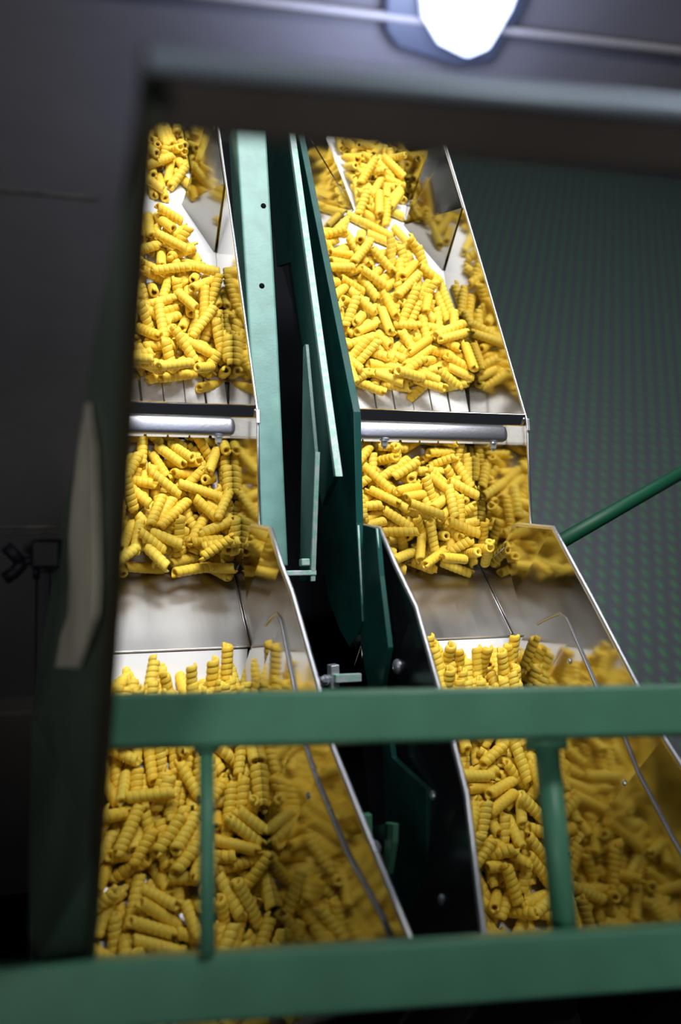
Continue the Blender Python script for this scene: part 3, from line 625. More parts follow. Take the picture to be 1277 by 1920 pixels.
# one row per piece: section, x, y, z (0.1 mm), direction (1/500), length class, variant, roll
PASTA = '''d1006,5472,11733,-46,-86,-17,4,2,120 d2149,4654,11484,43,-61,-65,4,2,154 d1175,4546,11468,92,-29,-23,2,1,150 d1263,4675,11463,79,-38,-46,3,1,169 
d1399,5352,11779,-64,-70,-30,3,2,77 d1964,4720,11537,38,-88,-24,2,0,37 d1238,5751,11886,93,-16,30,3,1,317 d1555,5342,11771,-56,-82,-1,2,2,43 
d2067,5209,11680,90,-41,6,3,1,142 d1202,4384,11426,93,-31,-15,2,1,242 d1031,4847,11425,-25,-93,-24,4,1,268 D5032,4498,11514,-24,79,55,2,2,95 
d2177,5320,11729,75,-49,-43,3,2,106 d1287,4818,11503,72,-65,21,1,1,53 d1140,5287,11696,-55,-76,-30,1,1,185 d2052,5585,11736,-18,-90,-36,4,2,250 
d826,4541,11306,-4,-77,-63,3,2,228 d1576,5122,11739,-70,-69,-15,1,2,278 d2259,5411,11778,75,-58,-29,1,0,165 d1662,5924,11828,40,-87,-23,2,1,128 
D5520,5793,11871,14,-92,-33,4,1,321 c2102,9452,12857,91,-37,-8,4,2,264 d993,5179,11461,-85,-12,-49,1,2,234 d2065,5073,11528,97,5,20,4,2,46 
d1558,4565,11501,25,-96,-4,1,1,182 d2242,4917,11574,-67,-51,-53,3,0,55 c1756,9192,12691,-68,-70,-15,4,2,269 d2153,6990,12315,5,68,72,4,2,0 
c1948,8534,12374,96,23,-4,3,2,219 d2258,4325,11401,44,83,29,2,2,98 d1302,5085,11432,34,-89,25,0,1,349 c1697,9572,12846,77,-47,-41,3,2,79 
b2213,11238,14233,-58,-67,-43,4,0,129 b1954,10859,14080,53,-57,-61,4,0,127 D5273,5970,11825,-83,-46,-27,3,2,30 D5229,5573,11706,-90,-40,9,1,2,337 
d1281,6214,11779,5,-96,-24,2,1,63 d2384,5800,11800,0,-91,-40,2,0,320 D5174,5373,11707,-84,-51,10,4,1,198 d982,5944,11773,20,96,-14,1,1,252 
c2217,8574,12707,81,20,53,2,1,135 b1850,12021,14535,-97,-3,-19,3,0,200 C4508,9635,12934,60,-76,-19,4,1,267 C5571,8888,12720,-91,32,23,2,2,334 
D4846,5146,11731,-36,-80,-46,2,2,267 b1800,10488,14043,90,40,-10,3,0,343 d1473,5752,11757,-26,-94,-17,2,0,143 d2197,5688,11772,-20,-87,-42,2,0,179 
d1853,4263,11446,-48,-80,-33,2,0,323 D4907,5690,11804,98,2,-15,2,2,192 c1778,9952,13000,58,-80,4,3,2,119 d1345,5314,11616,6,-93,-34,3,2,33 
B4305,11580,14316,-39,-62,-67,4,1,49 b1664,11191,14238,9,-87,-47,4,0,286 c1509,8609,12523,-60,76,18,0,2,272 c1531,9177,12752,-38,-88,-26,2,1,318 
d1895,4595,11410,22,-42,-87,1,2,268 b1859,10619,13780,93,34,-5,3,0,240 c1645,8819,12622,82,-55,3,1,2,323 d2375,4822,11502,-1,-98,-14,2,0,211 
d1308,6925,12277,21,86,44,4,1,134 c2274,8972,12670,91,36,12,3,2,101 D5104,4289,11299,47,-49,72,1,2,280 b1863,12403,14739,80,-57,-10,3,2,264 
B5188,11705,14428,-42,-57,-69,4,0,153 D5541,5248,11694,67,-58,-44,2,2,16 D4934,4829,11607,78,-20,57,2,0,333 d1365,5787,11810,-44,-73,-50,0,0,332 
C4553,9393,12826,-70,70,-5,3,0,55 b2467,10717,14166,0,-71,-69,0,2,141 d951,6310,11861,78,-59,13,3,0,4 d654,4805,11494,-77,-28,-55,4,1,86 
C5094,9107,12846,-88,45,7,2,1,221 d1980,6908,12287,4,56,82,2,0,300 c1420,8763,12175,94,16,-28,3,1,20 B5218,12008,14562,-69,-64,-32,4,2,244 
D4702,4780,11612,73,58,32,4,2,7 d1110,5917,11737,-11,-93,-33,2,2,228 C4731,9127,12651,77,-58,-22,2,2,267 C5491,9249,12853,3,-89,-43,3,2,300 
D5145,5109,11562,-19,-83,-51,0,0,164 c1799,8879,12592,-7,-59,-80,3,0,246 c1468,8776,12615,77,-37,-49,1,1,344 B5918,10874,14130,0,-97,-17,4,1,118 
C4922,9716,13042,85,35,37,1,2,52 c2371,9212,12828,-44,-86,-21,2,1,148 d752,4788,11410,-40,-87,-23,3,1,229 B4942,10527,14028,-92,-16,32,2,0,335 
C5749,9504,12874,-84,49,18,2,0,259 C4710,8938,12601,-90,30,-29,2,1,316 D5490,4658,11399,58,-63,-50,2,2,352 D5002,4417,11317,-63,-73,-23,2,2,296 
c2304,9862,13022,34,93,-7,4,2,74 d820,5637,11748,94,21,-22,2,0,119 D5258,5083,11569,-11,-94,29,3,0,185 D5546,6858,12289,-18,50,84,1,2,311 
b2277,12124,14514,-95,28,1,3,2,247 d2246,6185,11885,20,93,26,2,1,1 B4789,11441,14289,1,-98,-11,4,0,121 D5415,5317,11634,-27,-95,-11,1,0,350 
A5079,14412,15156,-52,-61,-58,4,1,9 B4582,12469,14771,-61,-70,-34,4,1,18 B4767,12147,14540,87,-20,-43,3,0,6 B4665,10544,13941,87,-48,-5,1,0,265 
B5714,11154,14276,-94,-30,-11,3,0,53 D5252,4603,11410,-29,-70,-63,0,2,89 c1901,9986,13060,47,-85,19,2,1,350 c2174,9223,12742,-70,58,40,1,0,169 
B5695,11280,14310,90,29,28,3,2,243 D5475,5696,11719,61,-63,-46,1,1,279 D5526,4802,11507,57,-69,-42,3,2,7 a2135,14164,14866,-57,-63,-51,2,0,60 
b2137,10930,14027,88,-39,-23,2,2,238 b1879,12875,14892,-89,7,44,0,1,256 c1641,9917,12862,39,-89,-19,3,2,122 B4927,12479,14675,66,-58,-45,2,1,158 
A5621,14758,15142,53,-79,-26,4,1,290 B4664,12099,14433,52,-75,-40,1,2,250 B4417,10636,13744,-76,63,-6,4,2,24 B4897,11684,14388,25,-89,-35,1,2,100 
C5558,8659,12179,-92,29,21,2,1,131 C5827,9742,12905,37,-85,-35,2,2,54 D5014,4730,11501,-93,-14,30,3,2,176 b2013,11560,14347,-47,87,0,1,2,329 
d932,6141,11653,-5,-93,-33,3,2,242 d1570,4969,11551,-97,10,20,0,0,119 d1227,5440,11612,20,-82,-52,2,1,340 B5772,10733,13955,87,-44,-16,1,0,211 
B4445,10961,14050,-64,-35,-67,2,1,238 B5202,11029,14176,-78,-58,-17,3,1,89 C5531,10094,13036,99,5,1,0,0,190 D4827,4392,11405,52,64,-55,1,1,149 
b2253,11523,14307,-4,-69,-71,3,1,260 c1892,8760,12319,87,43,-18,1,1,45 c2467,8752,12712,0,-58,-80,2,0,257 C5023,8833,12467,-28,-92,-24,3,1,297 
C5115,8531,12520,79,59,1,3,0,124 C5362,8477,12551,-95,-14,26,1,0,214 b2022,12363,14604,-86,-46,-19,2,0,77 d1879,5727,11777,-64,-74,-11,4,1,126 
B5621,10714,13865,83,-29,-45,2,2,201 D5106,4827,11580,-65,74,-8,2,1,17 b2305,10684,13603,-85,-50,11,1,2,46 b1804,12771,14819,-30,93,-17,4,2,312 
d914,4308,11363,-1,-99,-9,3,2,239 A5054,13350,14722,91,-28,-26,4,0,104 A4934,13880,14889,35,57,73,2,2,138 B4516,11774,14368,66,-68,-28,3,2,23 
b1727,10723,14032,23,-57,-77,0,2,231 c1417,10044,12979,-9,-87,-47,0,1,1 B5286,10539,13874,73,-65,14,2,0,68 b2399,11750,14373,-33,-67,-65,3,2,14 
c2056,9041,12568,47,85,18,3,2,253 d1015,5311,11503,90,12,-40,2,1,212 B4510,11381,14191,-86,-46,-14,1,0,22 B4362,11053,14082,-62,-33,-70,1,0,207 
D4997,5608,11686,92,19,-31,1,0,97 C5250,9517,12839,34,-56,-74,0,1,330 D5299,6911,12252,3,23,96,4,0,228 c1344,9614,12859,90,-39,13,1,2,25 
A5164,13798,14940,13,91,37,2,2,273 B5092,12627,14712,12,-49,-85,3,1,83 B4704,10861,13916,-98,12,7,3,0,325 C5153,8749,12560,-20,58,78,2,1,237 
d1636,4449,11325,-88,15,43,3,0,175 d1618,6014,11719,-27,-91,-28,4,0,131 d1691,5096,11662,-39,-91,7,3,0,119 A5273,13676,14862,-15,-80,-57,2,1,212 
C4783,9795,12975,-82,-36,-43,3,2,309 C5567,9977,12978,72,-27,62,1,1,352 C5513,8724,12523,-76,1,-63,0,1,223 c1336,9415,12811,67,-71,-19,0,1,252 
c2470,9592,12879,1,-78,-61,0,0,345 d757,5377,11555,54,80,22,1,0,267 B4580,12605,14703,51,-70,-48,3,2,69 B5105,11442,14238,88,-38,25,1,1,205 
C4922,9482,12886,-88,-43,14,2,2,113 D5479,4353,11367,-86,-47,-15,4,1,291 D4823,6949,12300,5,24,96,4,1,323 D5215,6887,12264,-5,61,78,3,1,218 
c2225,10127,12999,-52,49,69,4,0,354 c2299,8608,12310,-86,37,-32,1,0,258 c1297,8883,12586,-20,-86,-44,1,0,21 c2120,8809,12592,-97,10,-17,1,1,39 
d1113,5508,11583,29,93,-19,1,2,334 d1471,4935,11428,1,97,21,3,2,332 B5766,10856,14036,88,-28,-36,1,2,179 b2270,11850,14433,73,67,-6,3,2,257 
d1888,5150,11586,83,-35,42,0,2,207 B5754,11862,14321,25,-84,-46,2,1,257 B5603,12205,14644,81,-42,-39,0,2,330 B5273,12263,14646,-63,-76,-10,2,2,24 
C4681,9970,12984,-46,57,-67,1,2,152 d1493,6792,12220,-21,53,81,3,0,119 D4772,6666,12190,5,39,91,4,1,32 b2336,11327,14074,42,48,76,3,2,14 
B4165,12861,14814,93,8,34,4,0,42 B4265,12434,14736,-92,-29,20,1,1,273 B4155,12166,14663,-99,-1,-6,3,0,330 C4757,8710,12377,-84,-51,16,1,2,304 
b2160,10495,14009,-54,-72,41,3,2,102 b2424,10937,14020,20,-64,-73,3,0,108 d1405,6211,11720,5,-77,-63,1,1,314 d1719,7081,11931,11,-98,9,1,2,257 
d732,5097,11513,-28,-81,50,3,2,155 C4995,9381,12850,-85,-44,24,1,0,204 D5381,4424,11275,-88,-32,33,3,0,129 D4704,6887,12309,-22,74,62,3,2,248 
b1998,12561,14655,-57,-33,-74,2,0,313 b1489,11059,14135,55,-79,24,2,2,187 B5862,11939,14354,25,-82,-50,4,1,27 C5881,8584,12527,23,15,-95,4,0,132 
d1744,6821,12281,-4,53,84,2,1,216 b1949,11809,14254,16,-51,-84,2,2,176 b1798,11917,14329,-30,-83,-45,2,1,91 b1637,11619,14239,94,13,28,3,1,205 
b1637,10893,14050,-98,-11,-9,0,0,141 d1554,6203,11685,-2,-89,-43,2,0,184 d2038,6270,11864,72,-47,-49,2,0,237 B5697,11064,14029,-98,8,14,4,2,160 
B5534,12426,14700,32,-63,-70,4,0,124 d2294,5546,11697,0,-14,-98,2,1,99 C5065,8669,12227,73,-65,14,0,0,194 c2270,8653,12682,-86,24,-43,3,2,349 
A5135,13165,14647,86,-49,-7,3,2,79 B5269,10685,13736,-74,-44,-50,4,2,140 B5181,10925,14054,-78,-58,-17,4,2,265 B5377,11384,14211,8,-84,-52,1,2,19 
C5615,9147,12745,-6,-82,-56,2,1,356 C5900,8848,12585,-10,27,95,2,1,237 D4996,5265,11594,7,-96,21,2,2,255 D4687,5131,11773,-52,-84,2,2,2,83 
c1985,9781,12840,-89,-27,33,1,2,253 c1921,9920,12918,-83,38,-38,3,2,102 c2023,9173,12490,39,-78,-47,4,2,21 c2031,9660,12851,70,38,59,1,0,145 
c1647,9261,12673,-58,-68,-43,1,0,326 d1991,4371,11360,-35,-93,1,4,1,127 B4414,12039,14465,89,-18,-40,1,1,5 B4979,10677,14020,80,30,50,3,2,227 
B5445,11709,14448,-37,-90,-19,0,0,171 C5479,9539,12860,75,-55,-35,3,1,77 D5599,5015,11592,-89,44,5,0,1,9 d969,4700,11257,40,-88,-23,2,0,210 
C5041,9204,12684,-82,51,-21,2,2,165 D5137,6204,11648,-13,-95,-25,2,1,236 d1932,5579,11603,-23,-81,52,0,1,230 B5232,11592,14250,43,54,71,2,2,160 
B4732,11204,14125,18,-97,9,0,1,262 B5097,11207,14118,-41,83,37,0,0,326 B4405,11202,14090,93,25,23,3,2,282 b2336,10784,13946,-62,-23,-74,3,2,310 
d1362,5922,11750,-40,-74,-53,0,2,120 A5439,13195,14704,50,-81,-26,2,1,339 B5243,10625,13956,77,-62,-3,1,2,347 C4819,10114,13099,-99,-2,9,2,0,147 
C4285,9308,12720,97,-9,19,3,2,323 D5720,7026,12352,-4,39,91,2,0,161 a2038,14389,14878,-17,-88,-42,3,1,238 a1865,14302,15024,76,62,9,4,0,47 
d799,6027,11730,46,-85,-22,3,1,221 d2377,6265,11863,0,-98,14,1,2,304 B4833,10618,13758,-77,56,-28,1,1,264 B5528,11976,14441,-46,-32,-81,3,0,187 
C5470,8971,12594,-35,92,-10,0,2,92 a1893,13989,14756,10,-98,-14,4,0,19 d1599,5274,11666,-68,-70,-19,4,0,334 B4408,12268,14559,-91,-38,-9,3,2,134 
B5287,12577,14639,-23,63,73,2,2,331 C5650,8585,12537,-1,-67,73,1,2,331 c1557,9694,12776,6,-75,-65,2,0,158 A5184,14544,15116,-97,6,-21,2,1,39 
A4998,15086,15071,21,-92,31,2,2,157 C4502,9840,12890,-12,-84,-51,2,1,15 C5922,9876,12913,0,-69,-71,1,0,79 C5346,9301,12791,72,66,-14,0,1,358 
D4910,4814,11420,-12,-96,-20,3,2,169 D5627,5547,11890,-9,-98,5,0,1,126 c2280,8701,12177,67,-72,11,3,0,182 c1090,8511,12605,-73,-67,-6,3,0,307 
d1835,4312,11330,5,86,49,2,1,71 A5501,14019,14909,-54,-80,-20,3,0,317 B4431,11538,14239,52,84,-13,0,2,89 C4345,9955,13036,-63,-72,-24,3,0,145 
C5035,9015,12562,-40,26,87,1,0,167 C5777,8618,12587,12,-70,69,3,1,140 D5001,4047,11128,-63,-68,-34,4,0,71 D4979,6888,12271,-14,37,91,3,0,133 
c1222,9365,12881,25,-56,-78,3,2,354 A5047,13787,14728,53,-83,-12,3,1,20 B5182,12353,14584,-9,-86,-49,0,2,252 B5643,11207,14144,69,-71,4,3,2,329 
D5652,6931,12320,-25,43,86,1,0,130 b1630,12079,14374,85,4,-50,1,1,182 b1749,11570,14153,-92,-29,-22,2,0,52 b1991,12075,14435,34,-81,-46,0,1,325 
c2467,10151,13095,-2,-98,16,4,1,38 c2240,9671,12860,-40,-72,56,1,2,105 d769,4910,11311,-84,-50,-13,3,1,61 A5569,14590,14978,92,-35,-10,2,1,280 
B4569,11038,14005,66,-71,21,2,0,313 b2468,10712,13795,-5,-73,67,2,0,226 C4353,9093,12580,-94,-29,-6,2,0,230 D4731,4669,11363,38,-75,-52,3,2,151 
D5636,6569,12172,-7,78,60,1,2,152 b2028,11476,14088,33,93,0,3,0,182 b1690,11430,14081,92,31,17,4,2,305 b2075,11660,14254,-1,-97,-21,3,1,79 
c2471,9773,12861,0,-78,-61,3,2,329 d2327,4144,11372,-43,-76,-48,3,1,28 A4867,13605,14703,76,-63,-9,2,0,25 B5109,11328,14035,-81,-44,-35,4,0,199 
B5657,11599,14191,1,-81,-58,2,0,34 C5578,10233,13114,77,-52,34,3,0,50 D4619,4867,11618,-54,-45,-70,2,2,344 D5517,6763,11996,18,-91,-35,0,0,31 
c1264,9740,12993,-44,-86,-20,2,0,242 d892,5534,11472,-2,-96,-25,3,1,219 d2230,4247,11238,49,-79,-32,2,2,19 d1693,5809,11643,-10,-94,30,0,0,105 
d1942,6240,11781,43,-86,-22,2,0,304 B5839,11453,14254,-19,-90,-36,4,0,250 C5347,9907,12840,-93,28,-19,0,2,14 C4828,8950,12349,26,-27,-91,2,0,56 
C5064,9786,12943,-42,-89,6,2,2,41 C5681,9255,12644,-80,-1,-59,2,2,119 D4981,6711,12183,2,58,80,1,1,61 D5073,6745,12165,5,80,58,4,2,46 
a2091,14787,14999,-44,71,-53,3,2,105 b1747,12321,14517,9,99,1,1,0,34 b1284,10554,14056,-84,43,-30,3,1,349 b2421,11174,14098,23,-59,-76,0,2,220 
d1653,4737,11443,-3,59,-80,2,1,207 B4142,11836,14442,-65,-74,-3,1,2,299 C5800,10038,12949,-19,-54,-81,2,1,251 D4918,6231,11850,-18,-93,29,4,2,241 
a1954,14623,14964,-33,-52,-78,0,1,35 b1611,11842,14300,3,94,-31,1,0,65 b1606,11385,14199,-85,45,23,2,2,267 d2276,4954,11323,11,-95,-25,1,0,72 
d1766,4952,11662,-35,-90,-21,3,2,101 d948,7062,12022,-64,-73,21,1,2,62 B4393,11796,14285,79,25,-54,3,2,261 B4645,12817,14842,33,92,-16,0,1,315 
B4200,10859,13982,-60,77,19,1,1,325 C5432,9745,12878,-76,37,52,1,1,236 C5339,8918,12540,-21,-71,65,3,2,358 D5537,5877,11682,97,-14,-16,1,2,166 
d1080,6713,12172,16,90,39,4,2,43 c2166,10040,12859,42,-77,-46,2,0,103 A4953,14253,14875,0,-90,-42,2,2,99 A5270,14374,14948,-50,-76,-38,2,1,19 
A5667,14922,15231,-41,72,-54,2,1,329 B5493,12768,14766,64,-17,-74,0,0,1 B4721,11064,14006,69,-70,-11,0,2,17 D4760,4136,11242,54,-80,-21,3,2,25 
D5563,5426,11622,-44,-39,-79,1,0,66 b1558,12397,14605,-90,-36,-19,0,0,10 b1411,10584,13978,87,-42,23,2,2,61 c1791,10305,13017,80,-50,-30,3,0,207 
c2332,9263,12678,76,-57,-27,1,0,233 d2272,5994,11721,-70,-68,-17,1,0,30 A4953,14842,15044,0,-89,43,3,0,16 B4899,11075,13963,76,-63,2,2,1,84 
B5762,10687,13775,-85,24,-45,0,0,27 D4656,4461,11357,-74,54,36,3,1,239 D5675,7175,11929,-12,-91,-37,2,2,187 d1297,6717,12193,17,79,57,1,1,195 
c1429,9695,12753,-9,-97,-16,4,1,23 c1178,8935,12556,34,93,-7,4,0,137 d2130,5751,11661,-99,-6,-1,3,2,103 d1088,4591,11359,-21,-94,-24,3,1,99 
A5376,14563,14890,-85,47,-17,4,2,96 A5472,13941,14750,82,-55,-8,1,0,307 B4281,10688,13809,-84,-19,-49,1,1,155 C4719,10159,12929,40,-78,-47,3,2,299 
C4445,9281,12587,-90,-38,-19,3,1,48 C5705,9817,12794,57,-41,-70,0,2,17 d1750,6673,12149,2,65,74,3,1,310 D5705,6695,12149,-8,58,80,3,2,45 
d1188,5945,11641,3,-96,-23,1,1,190 d1884,4937,11425,-74,-56,35,3,0,323 d2095,3713,11007,99,6,2,1,1,122 d614,4466,11329,82,-55,-6,3,2,215 
A5228,15255,15085,38,-89,22,3,1,340 B5228,10784,13926,-96,15,-20,3,2,76 B5354,10919,14002,-59,-69,40,2,0,272 C4870,9969,13005,33,-15,-92,3,2,188 
D5395,4880,11406,-43,-78,-43,1,2,139 b2167,12532,14535,52,-74,-40,2,2,359 b1692,10709,13723,-85,-50,-4,2,1,159 b1974,12710,14715,-67,-72,1,2,1,116 
b2179,12047,14409,-29,-90,30,1,1,132 b1475,11296,14198,39,-41,-81,1,2,244 c1502,10270,13138,-71,8,69,3,0,262 A5488,14837,15067,64,-67,-34,2,0,203 
B4295,12358,14631,88,36,-27,1,2,354 B4943,12340,14431,-77,-55,-30,0,0,179 C5439,8825,12497,-72,-66,-16,1,0,64 C4201,9229,12805,8,-85,-50,2,2,117 
D5483,5778,11597,-94,-10,28,2,0,350 D5015,4782,11363,-9,-98,6,1,0,349 d2175,6702,12217,-2,74,66,1,1,300 D4716,6604,12172,-8,87,46,3,1,180 
D5509,6512,12135,-6,83,53,3,0,346 a1730,13895,14871,70,-69,-10,2,0,280 c2211,10289,13012,-94,26,16,1,1,5 c1859,8920,12458,-11,-57,-81,0,2,130 
c1445,9085,12561,58,-72,-35,1,0,0 d2138,5098,11408,37,-92,4,1,1,247 A5196,13779,14782,76,-48,-42,0,2,190 B5413,12712,14633,11,-87,-47,0,1,80 
B5479,12087,14398,-54,-34,-76,1,0,27 B4450,11473,14116,-83,-50,-19,1,2,221 B4480,10789,13843,94,-24,20,4,2,68 C4740,9352,12752,68,-72,2,1,0,336 
D5254,5968,11650,-67,51,52,1,1,126 D4915,6625,12124,10,55,82,1,0,24 c2217,8953,12205,76,-54,-33,4,1,169 d1499,7168,11894,-3,-96,-25,4,1,301 
d1625,6431,11865,1,-97,20,3,2,120 A4532,13465,14684,-62,-76,-11,1,1,51 A5402,14211,14925,-28,-95,5,1,1,145 B5457,11697,14313,58,-77,-23,0,1,295 
B4151,10756,13952,-17,94,26,4,2,355 C5198,9000,12541,-30,-6,94,1,2,167 C5438,9203,12699,68,72,-5,1,0,136 C5709,9101,12584,95,-1,29,1,0,6 
D4907,5963,11672,-16,-84,-49,1,2,254 D5187,6601,12110,18,66,72,1,1,28 a2226,14291,14798,43,-89,-12,1,2,217 a1973,15040,15111,11,-97,-15,2,2,179 
b2468,11842,14238,2,-99,-8,1,1,307 b2130,11377,14054,-29,-80,-51,3,2,187 b1469,10672,13891,58,-77,21,4,2,202 c1721,8825,12351,-50,47,72,2,1,256 
d1273,4913,11364,45,-88,10,0,1,215 B5053,12276,14396,-77,-55,-30,4,1,101 B4768,12629,14634,-9,73,66,0,2,100 B5497,11497,14189,-81,55,-16,4,2,142 
B4847,12392,14513,-68,-72,-10,1,1,86 C5817,8846,12301,4,-84,-53,1,1,296 D5064,5767,11663,93,32,9,3,0,337 D5721,5975,11749,11,-96,22,4,1,191 
d2044,6667,12159,8,62,76,3,2,105 a2199,14576,14923,17,-97,10,0,1,348 b1674,12648,14598,-27,-84,-45,2,0,31 b2122,10812,13788,89,-28,-32,3,0,122 
d2257,6307,11672,-63,-74,-19,3,2,98 d2327,7127,11884,12,-95,-25,3,0,5 d1519,5471,11697,-36,-90,-22,0,2,353 A4953,14718,14920,0,-97,22,1,0,144 
B4140,12800,14680,-86,-44,-24,1,2,188 C5498,10183,12943,-88,-38,-23,3,0,54 C4220,9587,12818,-80,-30,-51,1,1,308 C4648,9221,12497,47,-87,11,3,0,177 
b1580,10848,13781,22,57,78,2,0,353 c1642,9059,12444,-60,-46,-64,1,1,25 c1410,9277,12510,-42,-81,-39,4,1,271 c2136,8924,12511,64,44,62,1,2,358 
d1545,5087,11357,5,96,25,3,0,100 d2107,4807,11334,81,-55,15,1,2,76 d1615,4525,11212,-46,-85,-22,2,2,104 A5181,14078,14924,57,-70,-40,2,1,209 
C4832,9468,12769,79,-53,-28,1,0,155 D5437,4767,11274,-22,-93,-24,0,2,322 d2287,6620,12158,24,70,65,3,2,183 a2074,15151,15069,15,-98,-7,3,2,229 
b2065,12322,14465,-94,31,-4,3,1,118 b1824,10925,13808,-52,-76,-36,2,0,290 c2109,9435,12646,51,-63,-56,0,1,11 c2333,8767,12544,21,-87,42,1,0,43 
d1805,5840,11702,16,-79,-57,2,1,97 B5145,11947,14324,-22,57,78,4,1,183 C5138,10271,12996,-86,-42,-25,1,1,351 C4637,9031,12324,89,6,42,1,0,199 
D4792,4729,11265,75,-63,-16,4,2,180 D4601,7068,12323,9,55,82,3,0,252 d2367,3746,11240,43,-46,-77,1,0,201 d1146,7203,11903,33,-91,-23,0,0,305 
A5089,14010,14857,64,-52,-55,3,0,188 B4796,11499,14169,63,-76,-8,1,1,24 C4651,8731,12215,83,-52,-16,0,0,251 C5235,9235,12662,33,-78,-51,1,1,64 
D5445,5537,11532,-76,-62,11,3,1,205 D5320,5034,11473,-69,-69,-17,3,1,242 a2297,15091,14991,0,95,-29,2,2,293 c2472,9278,12536,0,46,88,1,2,157 
d1154,6433,11826,-12,-94,-27,3,1,294 d1413,5582,11596,93,-31,-12,1,0,307 d2048,4038,11446,1,99,8,3,2,242 d1065,4251,11311,26,-30,-91,2,0,49 
B4288,12985,14780,-99,0,0,1,2,318 B5236,11777,14293,78,-26,-54,0,0,163 B5016,11645,14188,10,-56,-81,2,2,154 D5116,5723,11521,13,-95,-25,2,2,357 
D5407,4272,11222,-81,48,-29,2,1,125 D5011,6511,12124,9,83,53,2,1,262 a2190,14876,14959,49,-79,34,1,0,92 b1296,10764,13957,-96,-2,-26,3,0,272 
c2472,9930,12792,0,-85,-51,3,0,46 A5539,14260,14861,-67,-59,-44,2,1,128 B5163,11039,13887,66,-46,-58,3,0,93 B5280,11142,14020,30,-50,-80,1,2,296 
B5524,10904,13906,92,25,27,2,0,315 C4437,10134,12964,-33,-88,-31,4,2,82 C5047,9712,12807,81,-50,-28,4,0,268 D5248,4014,11080,3,-96,-25,4,1,277 
D4785,5760,11693,-21,-87,-42,3,0,204 d1143,6651,12208,2,19,97,3,2,283 d967,6611,12146,27,83,46,4,2,266 d2101,6622,12163,7,64,75,2,2,148 
D5216,6792,12186,-10,84,51,1,1,163 c2369,9124,12542,61,-77,12,0,1,186 d1071,6059,11608,5,-96,-25,4,0,242 d2311,4362,11259,62,-72,28,2,1,203 
d1821,6024,11675,7,-79,-60,2,1,345 d2216,4078,11443,-50,-58,-63,1,0,246 B4613,10827,13753,-33,-82,-44,0,1,120 C5840,9549,12709,-43,-87,20,2,0,302 
D5135,5322,11548,-43,-86,-22,3,0,17 D5526,7162,12043,-34,-77,52,2,0,60 b1856,12787,14676,-19,-85,-46,4,0,147 b1899,10726,13913,-64,-76,0,2,1,93 
c2274,9013,12241,87,-40,-24,3,0,311 c2409,9466,12621,34,-43,-82,2,0,337 c2471,8865,12482,0,12,98,2,1,306 c1271,9728,12738,44,53,71,1,0,204 
d1123,4957,11323,48,-84,-22,2,0,107 d746,5587,11633,-44,-89,3,2,0,109 d1906,6039,11792,7,-79,-59,0,2,57 B5080,12744,14654,-95,-23,-13,3,0,3 
B4622,11735,14137,63,61,46,4,1,316 C4388,9523,12682,-90,-41,-9,3,2,289 C5113,8809,12266,51,-73,-44,1,0,223 C5392,9545,12712,29,-81,-49,2,1,202 
D5533,6072,11611,-47,-84,-22,1,0,243 D5354,6280,11872,-58,-63,-50,3,1,143 D4882,6778,12172,-6,68,72,3,2,327 b2294,11827,14153,76,-56,-30,3,1,86 
b2405,11334,13885,-37,-81,-44,2,1,70 b2307,11961,14312,-22,-96,-13,3,0,6 b2274,10926,13876,91,40,4,3,0,172 b1645,11107,14049,-82,-49,-26,1,2,71 
c1991,10037,12940,86,-43,22,1,1,280 d2377,4938,11391,0,-98,-14,1,0,254 d1781,6355,11684,-14,95,25,1,0,256 d1399,4225,11262,-33,-91,-21,1,0,243 
A5101,15231,15045,24,-86,43,3,0,334 B4774,12097,14299,-50,75,41,2,2,321 B5055,11820,14226,23,-63,-73,2,1,91 B5116,10782,13842,-84,-38,-37,3,2,53 
B4233,12553,14687,86,46,14,1,0,290 B3999,11905,14544,-79,-57,16,2,0,211 C5921,9301,12520,0,62,77,1,2,157 D4719,5429,11573,-88,-43,-14,4,1,325 
D4728,5295,11604,70,55,43,3,2,64 b1760,10889,13918,-42,-84,-29,3,2,43 c1734,9743,12679,-41,-77,-46,1,1,62 d2193,5420,11443,-18,94,24,3,2,6 
d1018,5610,11531,13,-89,-42,2,2,146 d2093,5263,11533,99,-6,-2,2,0,46 d1949,3744,11135,-82,-52,19,0,0,217 d1281,4334,11276,-28,-95,-10,2,0,212 
A5663,14453,14821,44,-88,-12,1,0,95 B4182,11730,14249,-1,-88,-45,0,2,129 B5362,12036,14474,-33,-90,-26,0,0,340 C4630,9938,12796,92,-32,-19,0,0,356 
C4792,9275,12542,-21,77,58,0,2,94 C5922,10058,12898,0,-75,-64,0,2,44 D5646,4077,11345,-8,-89,-43,2,2,170 d933,6704,12171,12,65,74,1,1,177 
d1879,6591,12149,11,70,69,2,0,98 D5102,6580,12078,5,84,53,2,2,331 a1758,13930,14748,5,-98,-14,0,0,114 b2080,11091,14005,90,-34,-22,2,1,44 
c1115,9183,12487,-63,-70,-32,4,2,243 c1251,8920,12425,-87,40,-25,2,0,43 d1331,4309,11156,-49,-83,-21,3,2,57 d1742,6461,11854,1,-99,1,1,2,275 
A5041,15780,15005,10,-98,-14,2,2,51 A5487,15349,15149,-52,-84,4,2,1,26 B4548,12808,14685,-93,-30,-16,2,1,44 B4450,12317,14418,64,-66,-36,1,0,98 
B4878,11789,14275,-2,-87,-47,3,2,261 B5605,11339,14019,-94,2,-32,1,0,99 B4063,12617,14773,66,32,-66,2,1,58 C5273,9001,12234,-15,-84,-50,2,0,13 
C5645,9562,12734,-40,-69,-58,2,1,51 C4938,9057,12421,54,68,-48,1,1,263 C5754,8979,12535,97,0,21,1,0,167 D5240,4650,11244,39,-88,-23,0,2,167 
